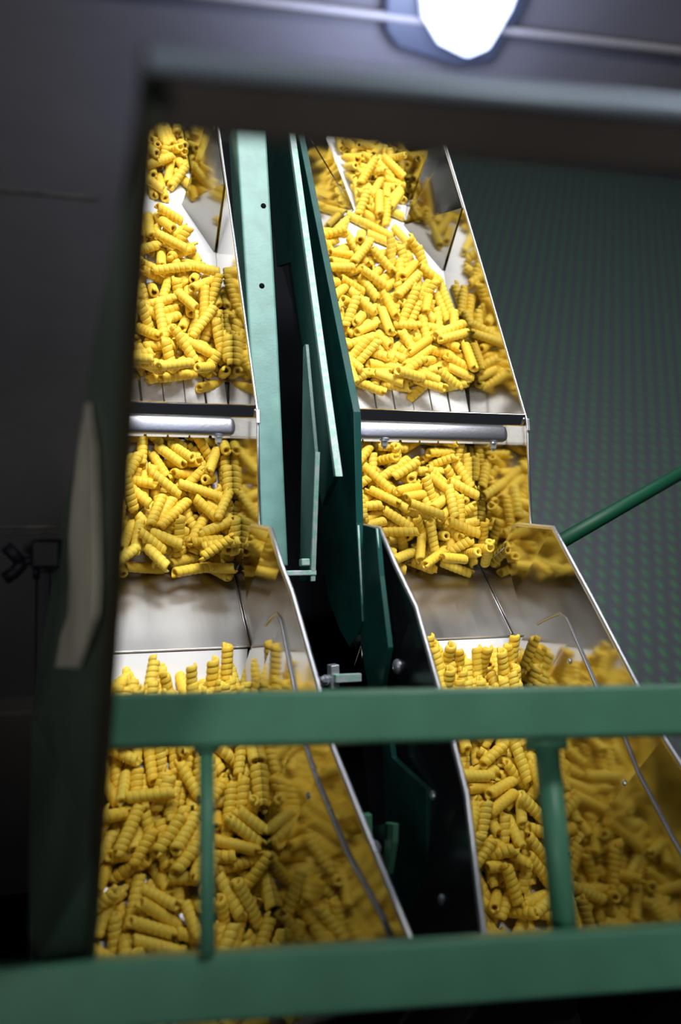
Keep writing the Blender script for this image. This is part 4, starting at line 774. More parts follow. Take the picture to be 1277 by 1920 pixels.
d2320,6654,12118,-12,54,82,2,0,197 a2297,14763,14864,0,-98,-14,3,0,297 b1615,12217,14420,-93,13,32,3,0,77 b1317,10895,13843,56,-66,-49,3,0,354 
b2471,11399,14065,0,-86,-48,2,1,256 c2031,9487,12526,-95,-23,-14,3,2,91 d2266,4586,11228,79,-58,-15,1,2,268 d2122,7175,11896,2,-96,-25,4,1,201 
d2252,5860,11557,21,-94,-24,2,1,154 d1847,4746,11408,-79,-57,-16,4,2,342 d1411,5861,11613,-35,-79,-48,3,2,358 d1123,4685,11253,48,-84,-22,2,0,0 
d1937,7015,11855,-20,-94,-24,0,1,270 B4419,11976,14302,87,-46,8,3,1,258 B5515,11786,14236,40,41,81,1,0,183 B4784,11030,13858,91,-38,-7,4,0,33 
B5570,10977,13792,-17,-65,-73,0,1,82 C5012,9140,12515,82,-19,-52,1,1,219 C4493,8836,12373,82,-54,12,1,2,356 D5514,4119,11107,-32,-91,-23,3,2,93 
D4685,5020,11377,63,-76,-4,4,0,43 D5263,6294,11668,13,95,25,2,2,5 D5643,6220,11894,5,-96,-24,3,0,77 D5753,4166,11312,0,-93,-35,3,1,2 
d1603,6588,12165,-51,79,32,4,0,96 a2297,15630,14984,0,-98,-14,3,0,46 b2201,10957,13731,94,-29,11,2,2,335 b1776,11176,13943,29,83,45,3,1,325 
c1889,9516,12629,-54,-83,0,1,0,258 c2280,9429,12619,36,-50,-77,4,2,110 c1681,9482,12677,-70,-70,-3,1,1,27 c2163,9190,12474,-50,85,-6,3,1,94 
d2075,5895,11565,10,-95,-25,2,2,186 d2382,6087,11615,-1,-96,-25,1,0,281 A5171,14835,15045,40,-86,27,2,1,119 B5302,10836,13759,95,26,14,4,1,204 
B5258,12004,14348,24,-69,-66,0,1,73 B3990,11532,14305,75,62,18,2,0,192 D5740,5366,11429,0,-96,-25,2,2,129 D5459,5259,11401,76,-61,-16,2,0,119 
D5381,6842,11928,-40,-87,-24,3,0,108 D4795,6887,12236,-28,75,58,4,2,290 D5283,6488,12101,14,78,60,1,0,74 b1897,11487,13968,97,-17,-9,4,1,200 
b2303,11059,13795,-95,-2,29,1,0,337 b1605,12795,14743,3,-97,-19,2,2,200 b1523,11761,14171,-31,69,64,2,1,324 b2043,12075,14287,-30,-83,-45,2,0,186 
b1981,10890,13758,29,54,78,3,0,105 c1926,9846,12741,-38,-78,-47,1,1,47 c1095,8724,12227,15,-90,39,1,0,175 d2387,5309,11493,0,-96,23,1,2,148 
d643,4680,11252,99,1,0,3,2,41 d2212,5416,11588,-92,32,-15,1,0,38 d2263,6480,11875,42,59,68,1,2,32 A5747,15251,15016,0,-86,-49,4,0,229 
B5833,12116,14310,-15,-86,-47,4,0,74 B4878,11381,14023,-28,-93,20,0,1,199 B4262,11513,14063,-38,-61,-68,4,0,226 C5678,10085,12884,-62,-66,-40,2,1,328 
C4780,9067,12274,-68,-62,-37,2,2,7 C4591,9754,12686,72,-58,-35,4,1,102 C5437,8943,12346,-95,-25,-15,0,0,255 C5133,9241,12506,-86,42,23,1,2,53 
D4984,5770,11533,-1,-96,-25,1,0,200 D5435,6189,11775,-21,-93,-26,2,2,278 d1855,6668,12133,-13,61,77,1,0,346 d1973,6756,12158,8,85,50,3,1,238 
D4710,7098,12276,-11,31,93,1,1,54 D5395,6501,12076,16,66,72,1,1,2 a1869,14799,15014,-5,-82,55,3,1,25 a2121,15431,15008,25,-88,-37,2,2,92 
a1769,14481,15096,-14,95,-25,4,1,242 b2200,10864,13631,-65,-66,-36,0,1,145 c1594,8914,12307,-24,-96,0,3,2,253 c1741,9335,12518,66,-74,-5,2,0,133 
c1968,8886,12268,28,-41,-86,1,0,269 c2284,8963,12358,80,50,30,4,1,177 d1293,6103,11621,-1,96,25,3,2,230 d1669,6296,11671,14,-95,-25,2,1,161 
d676,4370,11172,19,-94,-24,3,2,122 d1611,5188,11513,71,-66,-17,1,2,223 d1795,5439,11573,95,-24,-12,1,1,330 d1382,4637,11241,89,-43,-11,0,0,243 
A5199,15260,14933,-63,-76,-11,3,1,290 A5035,14332,14804,28,-94,-13,3,1,133 A5712,15544,15012,16,93,31,2,0,259 A5515,15018,14996,6,-92,-36,2,0,54 
B4637,11474,14032,-33,-92,-13,2,0,251 B5784,10834,13822,-65,-54,-51,2,1,41 B5918,11463,14151,0,96,24,2,0,267 C5518,9689,12647,64,-65,-39,1,2,340 
C4320,9624,12640,-90,-40,-6,1,1,24 C4857,9575,12702,74,-55,-36,3,1,24 C4383,9386,12636,-87,-32,-34,1,1,82 D4799,4066,11094,-81,-55,-14,0,1,195 
D4807,4281,11149,-62,-75,-19,3,0,231 D5720,6503,12096,-22,75,61,1,2,302 a1954,14714,14857,81,-57,-8,0,0,37 b2287,11455,13951,-61,-68,-37,3,1,348 
b1897,12045,14275,-30,-83,-45,4,1,354 c1840,9241,12378,99,-1,0,2,1,262 c1172,9508,12724,-71,65,23,3,0,137 c1263,10306,13017,99,0,0,1,0,228 
d2057,4412,11183,-8,-96,-25,1,0,159 d814,6188,11641,-8,-96,-25,2,1,176 d2073,6768,11999,50,-77,-36,4,1,81 A5113,14558,14904,20,-87,-42,4,2,118 
A4953,15757,15092,0,-96,-23,1,2,305 B4228,11924,14205,81,-50,-27,0,1,58 B5732,11793,14135,77,-54,-29,4,0,282 C4474,9501,12568,-97,-3,-17,3,0,323 
C4331,9039,12434,-94,28,10,4,0,2 C5506,8792,12353,-98,6,13,2,0,237 D5485,6222,11650,-48,-84,-22,3,2,209 D5534,5031,11343,-97,21,5,2,2,111 
D5656,5525,11550,-10,-93,-34,2,1,98 D4591,3899,11304,-37,-90,-20,2,2,207 b1669,10905,13653,36,-81,-44,2,2,263 b1791,11706,14087,76,-56,-31,3,0,175 
c1849,8928,12271,-50,-44,-73,1,0,324 c2333,9177,12339,60,-68,-41,1,1,321 c2241,9668,12639,90,-35,-21,3,0,325 d1264,6662,11764,-27,-92,-24,4,2,260 
A5215,15021,14900,-49,-85,-12,4,0,224 A5439,15110,14912,-25,-95,-13,2,0,120 A5135,15571,15082,79,-10,-59,1,0,190 A5290,14935,14964,-37,-88,-25,1,2,91 
A5701,14924,14998,29,-94,-12,0,1,111 A5237,15396,15170,-50,-77,38,2,1,72 A5373,14798,14993,52,-39,-75,1,2,333 A5479,15483,15006,55,-82,11,2,0,5 
B4870,11689,14078,-43,-78,-42,1,0,200 B4466,12129,14316,68,-63,-34,1,0,7 B5417,10908,13655,38,-80,-44,1,1,157 B5727,10844,13718,-85,6,50,3,1,106 
B5741,11063,13881,-37,80,45,3,2,167 B4239,11120,13905,95,-24,-17,3,1,284 B4353,11281,13937,-62,-35,-69,0,1,274 B5486,12443,14553,-67,-72,-12,4,1,117 
C5768,9267,12536,-20,90,37,4,2,274 C4480,9231,12459,58,-80,1,1,0,200 C5617,9135,12379,-87,23,42,4,0,74 C4846,10180,12982,52,-61,-58,1,0,21 
C5074,9921,12786,7,-85,-51,3,0,17 C4893,9683,12647,76,-54,-33,1,1,163 C5192,10302,13147,-93,-21,-26,2,1,10 C5197,9435,12642,66,-63,-38,4,1,303 
D5277,5567,11481,-26,-93,-24,1,2,314 D4943,6229,11678,62,71,30,3,0,136 D5272,7175,11896,9,-95,-25,1,2,192 D4882,4960,11324,30,-91,-24,3,2,326 
D5078,6366,11873,53,-76,-35,2,0,249 d1491,6623,12090,18,41,88,2,2,301 D5640,6946,12256,-6,42,90,2,1,41 D5620,6758,12178,22,94,23,3,2,119 
a1700,14464,14983,96,-10,-22,3,1,175 a1665,13028,14626,-19,-96,-13,0,1,311 a2258,15541,15189,12,77,61,2,2,233 b2202,11750,14111,76,-56,-30,0,1,331 
b1544,11207,13816,45,-78,-42,3,0,134 b1224,11035,13775,84,33,40,4,2,13 b1685,11398,13920,91,-34,-18,1,2,61 c1189,8990,12227,-38,-78,-47,1,2,187 
c1712,9131,12312,-99,-1,-1,0,1,76 c1537,9150,12456,62,66,40,1,0,148 c1484,8916,12478,-98,3,-13,3,2,8 d693,5757,11530,46,-85,-22,2,1,39 
d1486,6525,11728,-24,-93,-24,1,0,297 d1726,5680,11510,68,-69,-18,1,1,184 d1811,4748,11269,-1,-96,-25,2,1,57 d1746,5241,11397,-47,-84,-22,0,0,329 
d1391,6960,11963,-99,7,-7,1,0,65 d1404,5004,11336,2,-96,-25,1,1,270 A4818,12908,14606,50,-84,-12,3,1,33 B4793,11188,13809,54,-73,-39,2,2,207 
B4677,11016,13713,89,-39,-21,3,0,266 B5153,11511,13981,-38,-80,-43,3,0,247 B5675,10898,13649,20,85,46,3,2,317 B5555,12186,14352,-72,60,32,2,2,82 
B5088,10898,13649,35,-81,-44,0,2,113 B4168,12136,14401,-38,-91,-14,4,0,76 B4304,11066,13740,85,-45,-25,4,2,19 B5456,11210,13818,-72,-60,-32,2,2,165 
B3993,12227,14516,-89,-39,-16,1,2,193 B3985,12045,14588,63,54,-53,0,0,184 B4026,11315,14022,-97,18,8,3,0,29 C5653,9726,12669,66,-64,-38,2,0,133 
C5347,9694,12650,63,-65,-39,1,1,119 C4860,9356,12447,87,-41,-24,2,0,23 C5124,8946,12201,-25,-82,-49,1,2,104 C5865,9040,12307,39,-60,-68,0,1,316 
D5114,4572,11228,21,-94,-24,1,1,215 D4955,5262,11402,25,-93,-24,2,1,252 D5680,5625,11720,49,-81,-30,0,1,51 D4782,6494,12147,15,96,17,4,0,283 
a1576,15413,14954,27,-94,-13,4,1,77 a1887,15909,15023,-16,-97,-13,3,1,333 a1941,15795,15117,-13,-97,-16,1,2,48 a2171,15831,15012,-2,-98,-14,3,1,298 
a1600,15943,15028,-45,-87,-12,3,0,259 a2001,15698,14994,-13,-97,-14,4,0,222 a1780,15987,15092,43,76,47,0,0,289 a1859,15143,14917,66,73,10,4,2,321 
a1617,14160,14780,-26,-95,-13,1,2,31 a1503,14999,14897,0,-98,-14,3,2,299 a1776,14262,14867,-6,-97,20,3,0,23 a2259,15814,15136,18,-97,-11,1,2,68 
a1916,12940,14611,23,95,13,3,1,214 a1563,15746,15129,21,-94,-24,1,0,276 a1686,14543,14833,-63,-76,-11,1,0,292 a2111,15878,15135,18,-97,2,2,1,286 
a1638,15659,15221,16,-95,-22,3,2,327 a1331,13040,14625,84,-51,-7,3,0,190 a1503,15468,15121,0,-85,-51,2,2,32 a1588,14634,14879,51,85,-6,1,2,30 
a2144,15799,15262,-1,-99,4,2,2,218 a1742,15641,15129,24,-96,-8,3,2,232 a1704,15543,15011,-4,99,-3,2,1,153 a1351,13611,14761,13,98,-11,4,2,124 
a1954,15076,14982,-80,-46,36,1,0,294 a1116,13392,14674,-36,-91,-13,2,1,268 a1824,15930,15240,-89,35,-24,0,2,214 a1896,15395,15050,-52,-65,-54,3,0,175 
a1447,13161,14688,-56,81,-10,3,0,250 a1490,13575,14699,-49,-85,-12,1,1,20 a1621,15033,15010,-9,-95,-27,3,2,39 a828,12900,14605,31,-93,-13,1,1,174 
a1858,15589,15212,-16,97,-12,4,2,254 b1037,12405,14468,-91,-33,-18,3,2,340 b1419,12032,14265,-47,-77,-42,1,2,348 b1320,12903,14741,-89,-37,-20,0,2,197 
b566,11912,14205,-97,-18,-9,2,2,177 b696,11030,13720,-99,2,1,4,0,236 b1183,10778,13584,98,14,7,3,2,59 b537,12128,14316,-68,-64,-34,2,1,30 
b701,12492,14513,99,-6,-3,3,0,126 b2007,11208,13817,98,-12,-6,2,1,41 b667,11730,14184,1,-67,-73,4,0,229 b419,12796,14678,-18,86,46,4,1,281 
b516,11517,13985,61,-68,-37,3,1,281 b1498,12515,14526,-25,-84,-46,1,1,212 b547,10863,13704,-57,-45,-67,1,1,349 b1764,11069,13742,43,-78,-42,2,0,42 
b897,10902,13651,89,38,21,2,1,301 b1017,11880,14181,29,83,45,1,1,2 b1271,12046,14271,50,75,41,4,0,214 b1583,11127,13916,48,76,41,3,2,189 
b691,10704,13587,78,-40,-46,1,2,289 b625,11253,13841,99,-3,-1,4,1,64 b587,11143,13782,99,-2,-1,0,2,27 b552,11586,14112,38,-89,-20,3,1,204 
b910,12034,14265,17,86,46,3,1,53 b1019,11214,13900,-89,-41,14,3,1,31 b449,12190,14421,-31,-92,-19,3,0,225 b1279,11792,14232,57,-43,-69,3,0,56 
b1212,12195,14388,-31,-91,-26,0,0,52 b1272,10891,13718,-70,-70,0,2,0,274 b668,11992,14407,10,-55,82,0,0,106 b904,12698,14625,57,-71,-39,3,2,192 
b726,11275,13970,81,52,-23,4,0,324 b808,11013,13856,87,-41,-22,4,1,177 b378,11479,14059,0,-56,-82,2,2,186 b380,10860,13745,0,-89,-44,3,1,62 
b973,12972,14774,99,0,0,2,0,249 b1231,11183,13803,94,26,14,1,1,245 b733,10871,13867,-7,-57,-81,3,0,73 b378,11216,14084,0,-37,-92,2,2,135 
b483,10851,13821,-5,-91,-38,3,0,264 b822,12182,14445,-18,-58,-79,3,2,185 b869,10861,13927,47,80,35,2,2,13 b1307,11303,13982,-18,97,1,3,2,152 
b1004,10792,13766,94,-31,2,1,2,133 b1090,11762,14231,67,-27,-68,1,0,272 b1475,12681,14718,-1,-98,-12,0,0,265 b1291,12737,14743,59,-34,-72,2,0,143 
b794,11699,14150,-1,70,70,2,1,132 b602,10789,13855,2,-76,-63,3,2,176 b378,11452,14242,0,56,82,0,1,178 b1009,10808,13917,-62,-77,1,1,1,41 
b928,11581,14143,85,29,-41,3,0,247 b380,12503,14602,0,59,80,1,0,245 b785,10612,13744,-72,-7,67,1,1,102 b584,12816,14760,-67,48,55,3,2,43 
b1453,10845,13897,-51,74,40,1,2,81 b964,11416,14036,92,-22,-29,3,2,74 b980,11270,14094,59,-61,-51,3,1,336 b1165,11524,14133,23,11,96,0,2,280 
b997,12811,14759,-64,39,64,0,0,332 b524,11724,14274,60,-74,-26,1,0,269 b1113,11008,14065,63,75,16,2,1,99 b1334,12577,14695,-2,-24,-96,0,0,14 
b761,11315,14135,-62,64,44,2,1,108 b1323,11596,14126,-51,43,73,2,0,300 b1050,12114,14389,29,94,9,2,2,214 b887,10596,13825,77,22,-59,2,0,31 
b1060,12619,14671,82,-2,-56,0,2,181 b640,10758,13984,70,61,35,4,1,339 b466,10779,13965,52,50,68,1,0,268 b496,11565,14298,6,-72,-68,1,2,9 
b1315,11392,14251,-10,-93,-31,2,2,2 b1042,10601,13890,80,23,-54,2,0,88 b540,12019,14465,3,-92,-36,2,0,242 b742,10641,14034,98,14,6,1,2,31 
b1258,11379,14114,91,39,2,1,2,271 b822,11652,14288,89,18,-39,1,0,50 b539,10552,14096,70,-18,68,3,1,313 b822,11726,14403,-93,30,15,0,2,126 
b1352,11853,14350,-29,90,30,3,1,286 b378,11944,14514,0,-98,-11,4,0,229 b530,11026,14070,-87,6,-47,1,0,213 b808,10938,14137,76,63,-12,2,1,161 
b1301,12113,14526,-95,-14,-23,1,0,219 b734,11135,14219,94,24,-19,3,2,155 b577,10687,14122,93,-12,33,3,0,79 b1193,12440,14645,-4,-84,-52,3,0,239 
b378,10841,14171,0,-98,16,3,0,48 b715,12144,14512,-49,86,3,1,1,249 b601,11266,14188,-63,52,55,3,0,341 b990,12335,14581,26,-89,-35,1,0,82 
b1056,11446,14256,-7,-96,-23,2,2,206 c551,9008,12238,-72,-59,-35,3,1,215 c616,9326,12429,-73,-57,-34,0,0,182 c672,9223,12367,-73,-57,-34,3,0,173 
c703,9960,12809,0,-85,-51,0,2,234 c895,8907,12178,98,-12,-7,3,1,9 c578,9642,12619,1,-85,-51,3,2,319 c989,9469,12515,57,-69,-42,3,0,57 
c588,9615,12759,95,13,26,3,0,53 c512,9319,12523,-84,-25,-45,0,0,135 c757,9647,12670,-44,-85,-25,1,0,138 c961,10042,12859,76,-54,-32,2,0,216 
c921,8919,12276,-7,-98,-8,1,2,132 c494,8968,12386,24,-63,-72,0,2,263 c1000,9715,12663,35,-80,-48,2,2,167 c1300,9519,12585,-84,-50,-11,2,0,142 
c1464,9219,12365,-62,-66,-40,3,0,352 c802,9473,12698,-31,27,90,1,0,217 c1220,9264,12392,-71,-60,-36,1,0,34 c872,9233,12487,-11,-50,-85,2,1,283 
c575,8746,12281,-88,-17,-42,2,1,137 c1005,9274,12504,-13,-40,-90,0,2,66 c1209,9863,12788,-63,-73,-22,1,0,82 c505,9952,12805,-41,-77,-46,1,0,128 
c998,8571,12315,0,51,-85,1,0,7 c550,10223,12967,-74,-56,-34,3,2,97 c1012,10210,12959,-66,63,38,2,2,221 c495,10015,12973,-51,-69,-49,0,2,201 
c833,8900,12412,99,-8,0,3,0,7 c666,9818,12877,98,15,9,3,0,320 c692,10055,13024,-61,-74,-26,4,1,83 c382,9261,12595,0,-95,-28,4,2,195 
c1257,10414,13082,-99,0,0,2,2,343 c679,9039,12409,99,-7,-4,1,1,125 c927,9998,12979,-94,-28,-17,1,1,195 c627,9678,12890,95,13,26,3,0,243 
c854,8685,12375,-97,-5,-20,3,1,257 c733,9005,12531,-96,22,5,0,1,155 c495,8902,12525,20,-71,-66,2,0,299 c1082,10151,13154,-25,-95,-16,2,2,305 
c425,8736,12544,30,-83,45,1,1,166 c1081,9828,12878,-79,-52,-29,4,2,316 c736,9178,12725,-5,-54,83,3,2,71 c438,9464,12829,28,-67,-67,2,2,258 
c453,9896,13054,-34,-80,-48,3,2,299 c893,9919,13079,79,-49,-33,2,1,53 c644,9176,12558,85,-32,-40,0,1,231 c567,8825,12611,-91,-38,1,3,2,9 
c378,10220,13057,0,98,11,2,2,125 c774,9078,12636,86,32,-36,4,2,47 c726,8683,12449,75,37,53,0,1,120 c524,9815,13128,1,-75,-64,2,0,332 
c1098,9178,12643,-19,-84,-48,4,1,23 c751,8691,12482,-74,-61,-23,3,1,333 c503,9131,12763,-57,-79,18,3,2,68 c629,9459,12811,52,-48,-69,2,0,248 
c962,9019,12709,55,77,30,0,0,354 c1002,9372,12794,-34,-84,-40,3,1,237 d690,6921,11835,-40,-88,-23,1,1,238 d2438,4137,11112,10,-95,-25,1,0,281 
d500,7074,11870,40,-88,-23,0,0,148 d1945,5271,11404,-41,-87,-23,2,2,230 d1792,3939,11061,91,-38,-10,0,1,198 d2039,4036,11086,64,-73,-19,2,0,308 
d1597,5621,11495,58,-78,-20,1,0,81 d1157,6757,11788,-28,-92,-24,2,0,251 d2281,3982,11072,35,-90,-23,4,2,72 d2101,6717,11778,39,-88,-23,0,0,169 
d1512,3973,11070,-26,-93,-24,0,0,166 d2033,6525,11728,36,-89,-23,3,0,201 d920,6964,11842,-16,-95,-24,0,1,140 d1955,4229,11230,13,-97,17,1,0,143 
d1610,4226,11135,-98,12,3,1,0,26 d1093,3846,11037,-93,33,8,1,0,136 d429,5653,11503,0,-96,-25,1,1,261 d1804,6917,11829,-20,-94,-24,1,1,97 
d780,6811,11846,-28,-85,-42,2,1,283 d1370,6586,11749,-27,-92,-24,2,1,248 d543,4948,11321,-64,-73,-19,1,0,87 d1908,6474,11715,41,-87,-23,2,1,144 
d697,6200,11644,-8,-96,-25,2,1,130 d592,5355,11431,26,-93,-24,1,0,329 d1882,3924,11195,-26,85,-43,1,1,281 d397,4103,11103,-24,-93,-24,4,0,231 
d530,4393,11254,66,-72,14,4,1,132 d476,3903,11051,-49,-83,-22,2,1,211 d469,6728,11785,19,-94,-24,2,0,192 d1050,3665,11029,-97,-2,-20,2,1,173 
d614,6764,11948,-6,82,55,3,0,255 d901,6642,11758,-71,-67,-17,3,1,64 d573,5731,11579,37,-84,-38,0,2,322 d1940,6043,11604,10,-95,-25,0,0,47 
d1631,6889,11822,0,-96,-25,0,1,204 d1501,5451,11488,87,-47,2,4,1,159 d524,5122,11452,-38,90,-13,4,0,79 d1307,5393,11436,73,-65,-17,2,2,55 
d573,6346,11682,-33,-90,-23,2,0,282 d1786,4029,11273,-83,36,-41,1,0,36 d792,3911,11053,45,86,22,3,1,133 d2258,6881,11881,30,-78,-52,1,2,126 
d1929,6573,11847,39,-89,-20,2,0,210 d2124,6834,11906,51,-77,-35,1,0,99 d2364,3926,11208,-53,-75,-36,3,0,341 d1714,4326,11371,-10,-75,-64,1,1,189 
d362,4273,11282,0,-94,-31,2,0,252 d1036,4327,11161,-93,-32,-8,2,0,356 d2370,6729,11904,0,91,38,0,1,101 d2053,6632,11866,38,-88,-24,1,0,149 
d681,3979,11134,-39,-77,-48,3,2,258 d2487,3866,11252,0,-40,-91,1,1,102 d2117,4088,11229,-14,95,25,1,0,238 d530,3939,11271,91,-30,-24,3,0,135 
d1100,4057,11199,-86,48,9,4,1,55 d1728,3937,11361,86,-47,12,3,2,253 d431,5174,11554,0,-99,-3,2,2,95 d570,6210,11777,37,-88,-27,2,0,248 
d1181,3946,11063,93,-33,-8,0,0,201 d517,6985,11978,-19,-94,-23,2,1,160 d464,3659,11210,92,-15,-32,1,0,84 d958,3815,11183,-29,-89,-31,0,0,159 
d525,4042,11379,78,-61,3,2,2,193 d1122,4035,11355,-94,-31,0,2,0,1 d1075,6867,11906,5,-96,24,2,0,25 d1489,4091,11222,34,88,31,3,0,190 
d549,5390,11604,22,-96,2,4,0,192 d576,6469,11851,74,-63,-19,3,0,31 d690,6301,11932,-26,-93,-24,4,2,173 d431,4912,11422,-1,-94,31,2,1,139 
d596,5347,11726,28,-95,1,2,1,315 d477,4264,11331,22,-73,-63,3,0,134 d434,6049,11737,0,-99,1,1,1,141 d805,3934,11318,48,-86,-13,4,2,238 
d728,5937,11800,17,74,64,3,0,254 d1540,3864,11269,70,-64,-30,1,2,155 d876,6530,11944,18,95,-23,3,1,163 d1302,6474,11923,-93,-19,29,4,2,40 
d561,5892,11774,21,-91,-32,4,0,208 d569,4129,11466,82,-56,-2,1,1,82 d471,5903,11877,-20,91,32,3,0,135 d1519,3685,11289,-96,24,-10,0,1,255 
d432,5445,11752,0,92,38,1,2,228 d2305,3959,11457,-75,-62,19,1,0,213 A5665,15884,15020,-24,-95,-13,1,1,190 A5680,14780,14866,29,-94,-13,4,2,237 
A5338,15847,15015,89,44,6,1,0,52 A5298,14259,14799,-40,-90,-12,2,0,243 A5588,15872,15129,-58,-65,-48,1,1,308 A5579,16056,15235,14,9,98,2,2,317 
A5371,15683,15120,89,-32,-27,3,1,32 B4011,11259,13845,-23,-85,-46,0,0,207 B5915,11121,13770,-3,-87,-47,3,2,186 B5581,11457,13952,97,-17,-9,2,0,328 
B5142,12145,14325,-59,-70,-38,2,1,45 B4260,11770,14122,81,-50,-27,1,1,145 B4001,12532,14535,-93,-29,-16,1,0,34 B3883,12153,14329,-25,-84,-46,3,0,196 
B5550,11599,14029,99,-1,-1,1,1,64 B4551,12502,14519,76,-56,-30,1,2,325 B3828,11772,14199,0,-65,-75,2,2,207 B5263,11256,13848,-45,-77,-42,0,1,93 
B5633,11198,13812,-74,-58,-31,1,2,111 B3954,11751,14111,0,-87,-47,3,0,204 B4418,10818,13606,-99,8,4,4,2,80 B4067,11727,14176,37,-58,-71,2,0,287 
B5878,11365,13999,-21,-95,-19,2,2,233 B4823,10808,13652,-94,32,-7,2,1,332 B4182,12445,14525,-82,-39,-40,0,2,127 B3966,10956,13681,-79,-52,-28,1,1,91 
B4486,11388,13914,54,-73,-39,3,1,187 B4001,10798,13712,-29,-51,-80,3,2,20 B3845,10681,13824,-19,-74,62,0,2,113 B5139,11227,13923,-79,-36,-49,4,0,165 
B3841,11204,13815,3,87,47,3,1,257 B4048,11045,13874,91,-32,-24,4,2,259 B3956,11946,14397,-29,-92,23,3,2,24 B4307,10844,13668,-82,-31,-46,0,2,184 
B3894,12475,14657,32,-91,23,3,2,190 B4015,11591,14157,37,-58,-71,2,1,192 B3830,12111,14614,0,-82,-55,2,2,0 B3884,11168,14136,-25,-25,92,3,0,76 
B4016,10655,13711,-31,-31,89,2,0,84 B3964,11460,14152,74,-66,-8,1,2,212 B3880,10859,13860,-30,-86,39,0,2,158 B3887,10452,14078,-37,-36,84,0,2,275 
B3867,12644,14747,20,-94,23,2,1,26 C5845,9387,12466,-36,-79,-47,3,2,135 C3863,9522,12547,18,-83,-50,2,0,43 C4019,9049,12268,-92,-31,-19,2,0,103 
C4482,8853,12214,73,-67,-4,2,0,167 C4585,9170,12335,-94,-27,-16,1,1,307 C4203,9859,12749,34,80,48,3,0,194 C5597,9007,12237,67,-62,-37,4,2,354 
C4160,9206,12390,-97,21,-2,1,1,241 C4927,10414,13082,-99,0,0,3,2,357 C4023,10055,12867,42,-77,-46,1,0,289 C4070,10232,12972,59,-68,-41,2,0,13 
C3828,10178,12940,0,-85,-51,1,1,72 C5513,8967,12214,98,-15,-9,0,0,354 C5423,9474,12518,85,-44,-26,3,2,324 C4114,9468,12514,62,-66,-40,4,0,196 
C5349,9382,12463,85,-44,-26,4,0,126 C4416,10381,13136,-95,14,-24,4,0,104 C3941,9883,12814,9,-69,-71,1,0,324 C4151,9739,12832,98,-5,-16,2,2,147 
C4301,10158,12998,-39,-90,-11,0,1,216 C5718,10410,13080,-99,-2,-1,1,2,243 C4110,8957,12294,11,-55,-82,1,2,15 C4291,8815,12251,62,0,-77,0,1,265 
C3830,9267,12497,0,-49,-86,1,0,46 C5109,9378,12460,85,-43,-26,2,2,147 C4218,8941,12337,-45,-85,24,1,1,295 C3905,9632,12742,42,-84,-31,1,0,358 
C4345,8683,12384,91,-5,-38,2,2,256 C4153,8905,12504,-93,-28,-20,2,2,283 C4931,10327,13224,97,-10,17,0,0,100 C3906,8918,12375,0,-98,15,3,0,154 
C3831,9180,12618,0,-46,-88,3,1,105 C4226,8861,12541,86,-26,-42,2,0,72 C3983,9104,12485,-43,-85,-27,0,1,309 C3832,9571,12839,0,-86,-50,1,2,207 
C4086,9211,12736,18,-40,-89,0,1,117 C4101,10024,12995,-29,-81,-49,2,2,358 C4058,8982,12626,-61,77,-8,1,2,63 C3960,9394,12782,2,-88,-44,2,1,133 
D4732,6318,11675,-20,-94,-24,3,0,128 D4270,6846,11811,-31,-91,-24,4,1,247 D5673,6464,11712,52,-82,-21,2,1,10 D4127,5713,11519,-7,-96,-25,0,2,345 
D4389,4650,11247,9,-95,-25,3,0,199 D4568,5804,11542,-15,-95,-24,4,1,54 D4596,6734,11782,-19,-94,-24,1,0,128 D3978,5833,11549,-30,-91,-24,1,0,102 
D4118,6140,11629,98,10,3,2,2,178 D4713,7052,11864,28,-92,-24,2,0,294 D4015,4869,11301,80,-56,-14,3,2,8 D4927,7124,11883,-6,-96,-25,1,2,189 
D5413,6791,11797,36,89,23,2,2,175 D4111,7030,11859,-70,-68,-18,1,1,233 D5658,3909,11115,33,-80,-48,3,2,62 D3942,4575,11225,-55,-80,-21,1,1,326 
D4209,5282,11407,-69,-68,-18,3,1,31 D4055,6325,11746,35,-92,7,3,0,38 D4517,4713,11260,17,-94,-24,2,2,135 D4159,6368,11752,36,-92,5,3,0,114 
D5030,7064,11867,-5,-96,-25,1,2,112 D5600,4754,11324,39,-77,-49,2,0,84 D4386,5708,11517,27,-92,-24,3,0,35 D5180,5064,11351,59,-77,-20,3,2,98 
D4318,4962,11325,97,18,5,1,1,328 D4690,6588,11744,-43,-86,-22,2,2,115 D4788,5616,11493,15,-95,-24,3,0,180 D5717,6696,11772,36,-89,-23,2,2,327 
D4088,6786,11795,59,77,20,1,1,239 D4643,4597,11280,31,-84,-42,4,1,280 D4186,5077,11354,-83,-52,-13,1,2,64 D4489,6402,11696,46,-85,-22,3,1,181 
D3899,3806,11026,-99,5,1,3,1,347 D4655,6264,11765,-23,-93,-27,2,0,246 D5754,5864,11558,0,-96,-25,3,0,143 D4161,5445,11449,-55,-80,-21,3,2,154 
D3970,5503,11504,-28,-86,-41,3,1,245 D4401,6173,11690,-13,-84,-50,1,1,219 D3961,6224,11794,0,-94,-32,2,1,78 D4211,4555,11220,-29,-92,-24,2,1,197 
D4376,3978,11071,19,-94,-24,1,0,271 D4755,6103,11762,-16,81,54,4,1,324 D5788,7070,11869,0,-96,-25,3,2,7 D4226,6543,11883,16,-97,-14,3,0,36 
D5694,4131,11175,28,-81,-50,3,2,150 D4963,6676,11767,52,-82,-21,3,1,311 D5473,6554,11768,14,90,39,2,0,296 D4856,6463,11794,-15,-93,-30,1,1,78 
D4805,6811,11921,-16,-97,-12,2,0,206 D5262,6747,11786,-44,-86,-22,3,2,85 D4207,5419,11573,45,-85,-22,0,2,352 D3916,4020,11086,85,-49,-13,2,2,46 
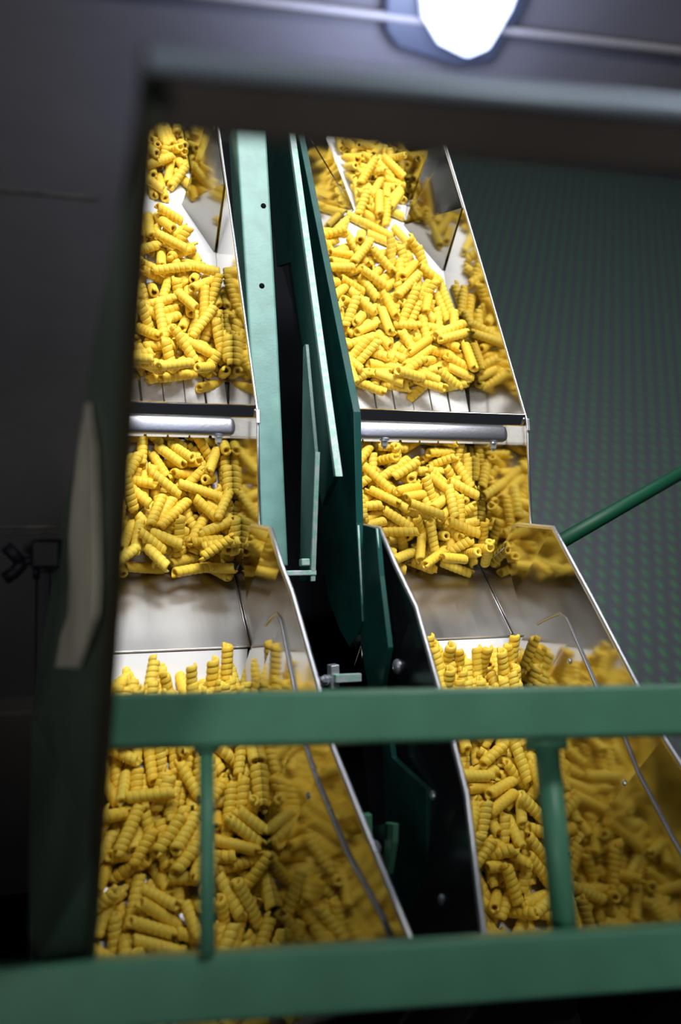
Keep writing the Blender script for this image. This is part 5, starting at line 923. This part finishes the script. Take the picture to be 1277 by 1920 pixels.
D5441,7237,11915,35,90,23,1,2,152 D4471,4471,11307,54,-67,-49,2,0,253 D4248,5803,11635,14,-97,13,4,2,109 D5728,4430,11255,0,82,55,2,2,40 
D4536,6954,11839,-25,-93,-24,1,2,224 D5171,5307,11414,76,-62,-16,2,2,59 D5155,6994,11849,-1,-96,-25,2,2,60 D3936,5857,11760,0,82,56,3,1,214 
D4664,5780,11604,8,-86,-48,1,2,29 D3914,4173,11198,80,47,-33,1,0,358 D4531,5429,11445,-76,-61,-16,1,1,84 D4135,4611,11315,-56,-53,-61,1,2,306 
D5392,6504,11843,-18,-87,-43,1,2,3 D4309,6446,11766,6,-96,-25,2,1,356 D4468,5846,11607,-3,-99,7,1,1,214 D4753,5275,11469,92,-26,25,2,2,38 
D4445,6658,11844,67,-71,16,0,0,326 D5036,3729,11128,-83,-9,-54,4,2,14 D3888,5223,11488,1,-66,-74,0,0,312 D4220,5142,11504,-72,66,17,1,0,261 
D4762,5102,11569,49,77,38,2,1,248 D4518,5983,11787,-76,-46,-43,3,0,212 D4028,5526,11657,40,-61,-67,0,1,48 D4572,5693,11650,17,-92,-31,2,2,283 
D4502,4171,11204,-77,-56,28,2,0,145 D4233,4215,11137,-20,-94,-24,2,1,175 D4292,3885,11195,-56,81,7,1,1,128 D4309,4806,11418,85,-49,-11,2,2,26 
D4435,4922,11467,91,12,-38,1,1,252 D5586,6214,11778,6,-96,-25,1,1,170 D4373,5399,11570,-8,95,28,2,0,335 D4489,5125,11588,58,-71,-38,1,1,60 
D4161,7015,11985,-82,53,14,2,1,153 D4329,5534,11766,-52,75,37,4,0,300 D5761,6170,11840,1,-97,18,1,2,44 D3909,4274,11274,-60,-62,49,2,2,283 
D4634,6760,11984,86,-39,31,1,1,153 D5051,6799,11927,68,-67,-26,2,0,3 D5614,6717,11887,32,-93,-14,4,1,311 D4346,6482,11909,12,-96,-21,3,2,192 
D4173,6054,11837,-3,-79,-60,4,2,75 D4537,6282,11801,-28,-92,-24,2,2,348 D4619,3876,11172,22,-96,-10,1,0,341 D5489,3830,11164,-90,40,-1,1,2,234 
D4471,4268,11286,-53,38,-74,0,0,339 D3991,6681,11898,0,-96,-23,1,0,18 D4008,4600,11393,-57,78,-21,4,2,6 D4003,5216,11610,3,31,94,0,1,71 
D4048,5871,11761,4,-93,-33,0,1,287 D3858,4873,11476,0,-98,-14,2,2,132 D4392,5040,11601,-69,71,5,2,1,94 D4294,5815,11806,-88,32,33,2,1,10 
D4080,5077,11558,-57,-47,-66,2,1,289 D5711,4755,11450,0,-27,95,2,0,254 D4074,5702,11833,35,-81,-46,4,1,294 D3971,4452,11322,92,-34,-11,1,1,34 
D3840,3896,11195,-52,-83,-16,3,0,348 D4609,5519,11753,41,-89,-17,3,1,304 D3894,5296,11751,0,73,67,4,0,243 D4142,6882,12059,-19,-81,-54,3,1,280 
D5725,5071,11484,0,-95,-29,2,0,42 D5090,6560,11861,70,-67,-21,3,2,62 D4224,4590,11503,94,-32,8,1,0,111 D4080,4854,11518,6,-70,-70,1,0,230 
D4577,6633,11980,92,-35,5,1,0,187 D4676,7027,11988,-13,93,31,1,2,355 D5231,6732,11973,11,-98,13,3,0,43 D4081,5362,11683,-94,30,3,3,1,342 
D4701,5840,11776,-18,-90,-37,1,1,26 D4573,5228,11663,31,-94,-9,3,2,316 D4487,5544,11834,38,-90,-16,1,0,199 D4470,3939,11299,-34,-93,5,0,1,159 
D4075,3998,11320,59,-72,-32,2,2,307 D3819,4481,11475,0,-85,-51,1,2,30 D4310,4320,11324,86,27,40,2,1,188 D4054,6581,11982,-40,72,55,2,2,224 
D4192,6545,12006,-5,-97,-19,2,1,346 D4935,6373,11945,72,-68,5,3,0,74 D4184,4142,11377,-67,-28,68,4,2,213 D5593,3785,11323,-92,-29,-22,2,1,197 
D5151,6444,11958,45,-85,-24,2,1,139 D3958,4427,11451,16,-90,-37,1,0,318 D5732,7078,12005,-33,-90,-25,2,2,307 D4980,3884,11173,-74,-63,-16,4,1,310 
D5188,3911,11261,82,55,-2,2,0,307 D5744,5489,11805,0,-93,-34,0,1,299 D4149,5349,11811,-22,-94,-20,2,2,119 D5777,6681,11928,0,-98,-11,2,1,145 
d494,6724,12170,7,71,69,1,0,147 d606,6719,12209,24,91,32,1,0,292 d712,6782,12216,-27,61,73,4,0,140 d809,6718,12208,-16,67,71,4,2,350 
d485,6585,12178,-28,62,72,4,1,276 d578,6555,12161,-18,70,68,3,0,274 d723,6614,12149,3,81,57,3,1,32 d847,6565,12157,20,72,65,1,0,203 
d1043,6483,12107,22,78,56,2,1,267 d1269,6566,12125,-11,69,70,1,1,244 d1956,6498,12150,-3,45,88,3,0,92 d2187,6475,12142,-16,77,60,2,1,295 
D4066,6958,12334,-13,58,79,2,1,264 D4504,7033,12321,-10,30,94,2,0,126 D4036,6831,12296,17,45,86,4,2,15 D4188,6928,12289,-19,23,94,3,1,143 
D4251,6805,12237,21,51,82,1,2,310 D4350,6813,12204,-14,45,87,2,0,48 D4495,6804,12209,-14,83,53,1,0,104 D4171,6708,12197,-10,51,84,2,0,173 
D4277,6750,12155,-6,55,82,1,0,92 D4378,6722,12193,8,75,65,1,1,42 D4450,6647,12192,-25,70,66,3,0,26 D4563,6698,12173,-18,96,18,4,0,285 
D4694,6644,12140,22,93,25,4,1,234 D4062,6587,12118,-5,82,55,2,2,259 D4144,6486,12088,-13,66,72,4,1,93 D4284,6612,12096,-31,90,29,3,1,81 
D4407,6603,12155,20,79,57,2,1,120 D4489,6618,12091,-17,79,58,2,2,113 D4602,6507,12103,6,97,19,1,0,19 '''
SECT = {   # section: (phrase, group, y of the upstream end, y of the front end, x of the left and of the right side)
 'a': ('pasta at the far end of the left trough', 'pasta at the far end of the left trough', 1.62, 1.26, .03, .255),
 'b': ('heap behind the left white fingers', 'pasta behind the left white fingers', 1.30, 1.06, .03, .255),
 'c': ('heap just below the left crossbar', 'pasta heap below the left crossbar', 1.05, .87, .03, .255),
 'd': ('pasta in the left lower trough', 'pasta in the left lower trough', .74, .27, .03, .27),
 'A': ('pasta at the far end of the right trough', 'pasta at the far end of the right trough', 1.62, 1.26, .375, .60),
 'B': ('heap behind the right white fingers', 'pasta behind the right white fingers', 1.30, 1.06, .375, .60),
 'C': ('heap just below the right crossbar', 'pasta heap below the right crossbar', 1.05, .87, .375, .60),
 'D': ('pasta in the right lower trough', 'pasta in the right lower trough', .74, .27, .375, .62)}
def pasta_label(s, p, d):
    ph, grp, ya, yb, xa, xb = SECT[s]
    u = (ya-p.y)/(ya-yb); v = (p.x-xa)/(xb-xa)
    n = 5 if s in 'dD' else 3
    where = (['far', 'middle', 'front'] if n == 3 else ['far', 'upper middle', 'middle', 'lower middle', 'front'])[min(n-1, max(0, int(u*n)))]
    if n == 3 and .25 < v < .75 and where == 'middle': col_ = 'centre'; where = ''
    else: col_ = 'left' if v < .3 else 'right' if v > .68 else 'centre'
    if d.z > .62*d.length: lie = 'standing steeply'
    elif abs(d.x) > .85: lie = 'lying crosswise'
    elif abs(d.x) < .35: lie = 'lying lengthwise'
    else: lie = 'slanting right' if d.x*d.y > 0 else 'slanting left'
    return 'pasta spiral %s, %s of %s' % (lie, (where+' '+col_).strip(), ph), grp
LONE = None
NIND = 300
rest = []
tokens = PASTA.split()
for i, tk in enumerate(tokens):
    s = tk[0]; v = [int(q) for q in tk[1:].split(',')]
    p = Vector((v[0]/1e4, v[1]/1e4, v[2]/1e4)); d = Vector((v[3], v[4], v[5])).normalized()
    me = MESH[(v[6], v[7])]
    mw = Matrix.Translation(p) @ (d.to_track_quat('Z', 'Y').to_matrix().to_4x4()) @ Matrix.Rotation(math.radians(v[8]), 4, 'Z')
    if i < NIND:
        o = bpy.data.objects.new('pasta_spiral', me); COL.objects.link(o); o.matrix_world = mw
        o['label'], o['group'] = pasta_label(s, p, d); o['category'] = 'pasta'
    else: rest.append((me, mw))
# the remaining, more hidden pieces
if rest:
    vs, fs = [], []
    for me, mw in rest:
        k = len(vs); vs += [mw @ v.co for v in me.vertices]; fs += [tuple(q+k for q in p.vertices) for p in me.polygons]
    me = bpy.data.meshes.new('loose_pasta'); me.from_pydata(vs, [], fs); me.materials.append(M_pasta)
    for p in me.polygons: p.use_smooth = True
    o = bpy.data.objects.new('loose_pasta', me); COL.objects.link(o)
    tag(o, 'mass of remaining yellow spiral pasta lying among and under the nearest pieces', 'pasta', None, 'stuff')
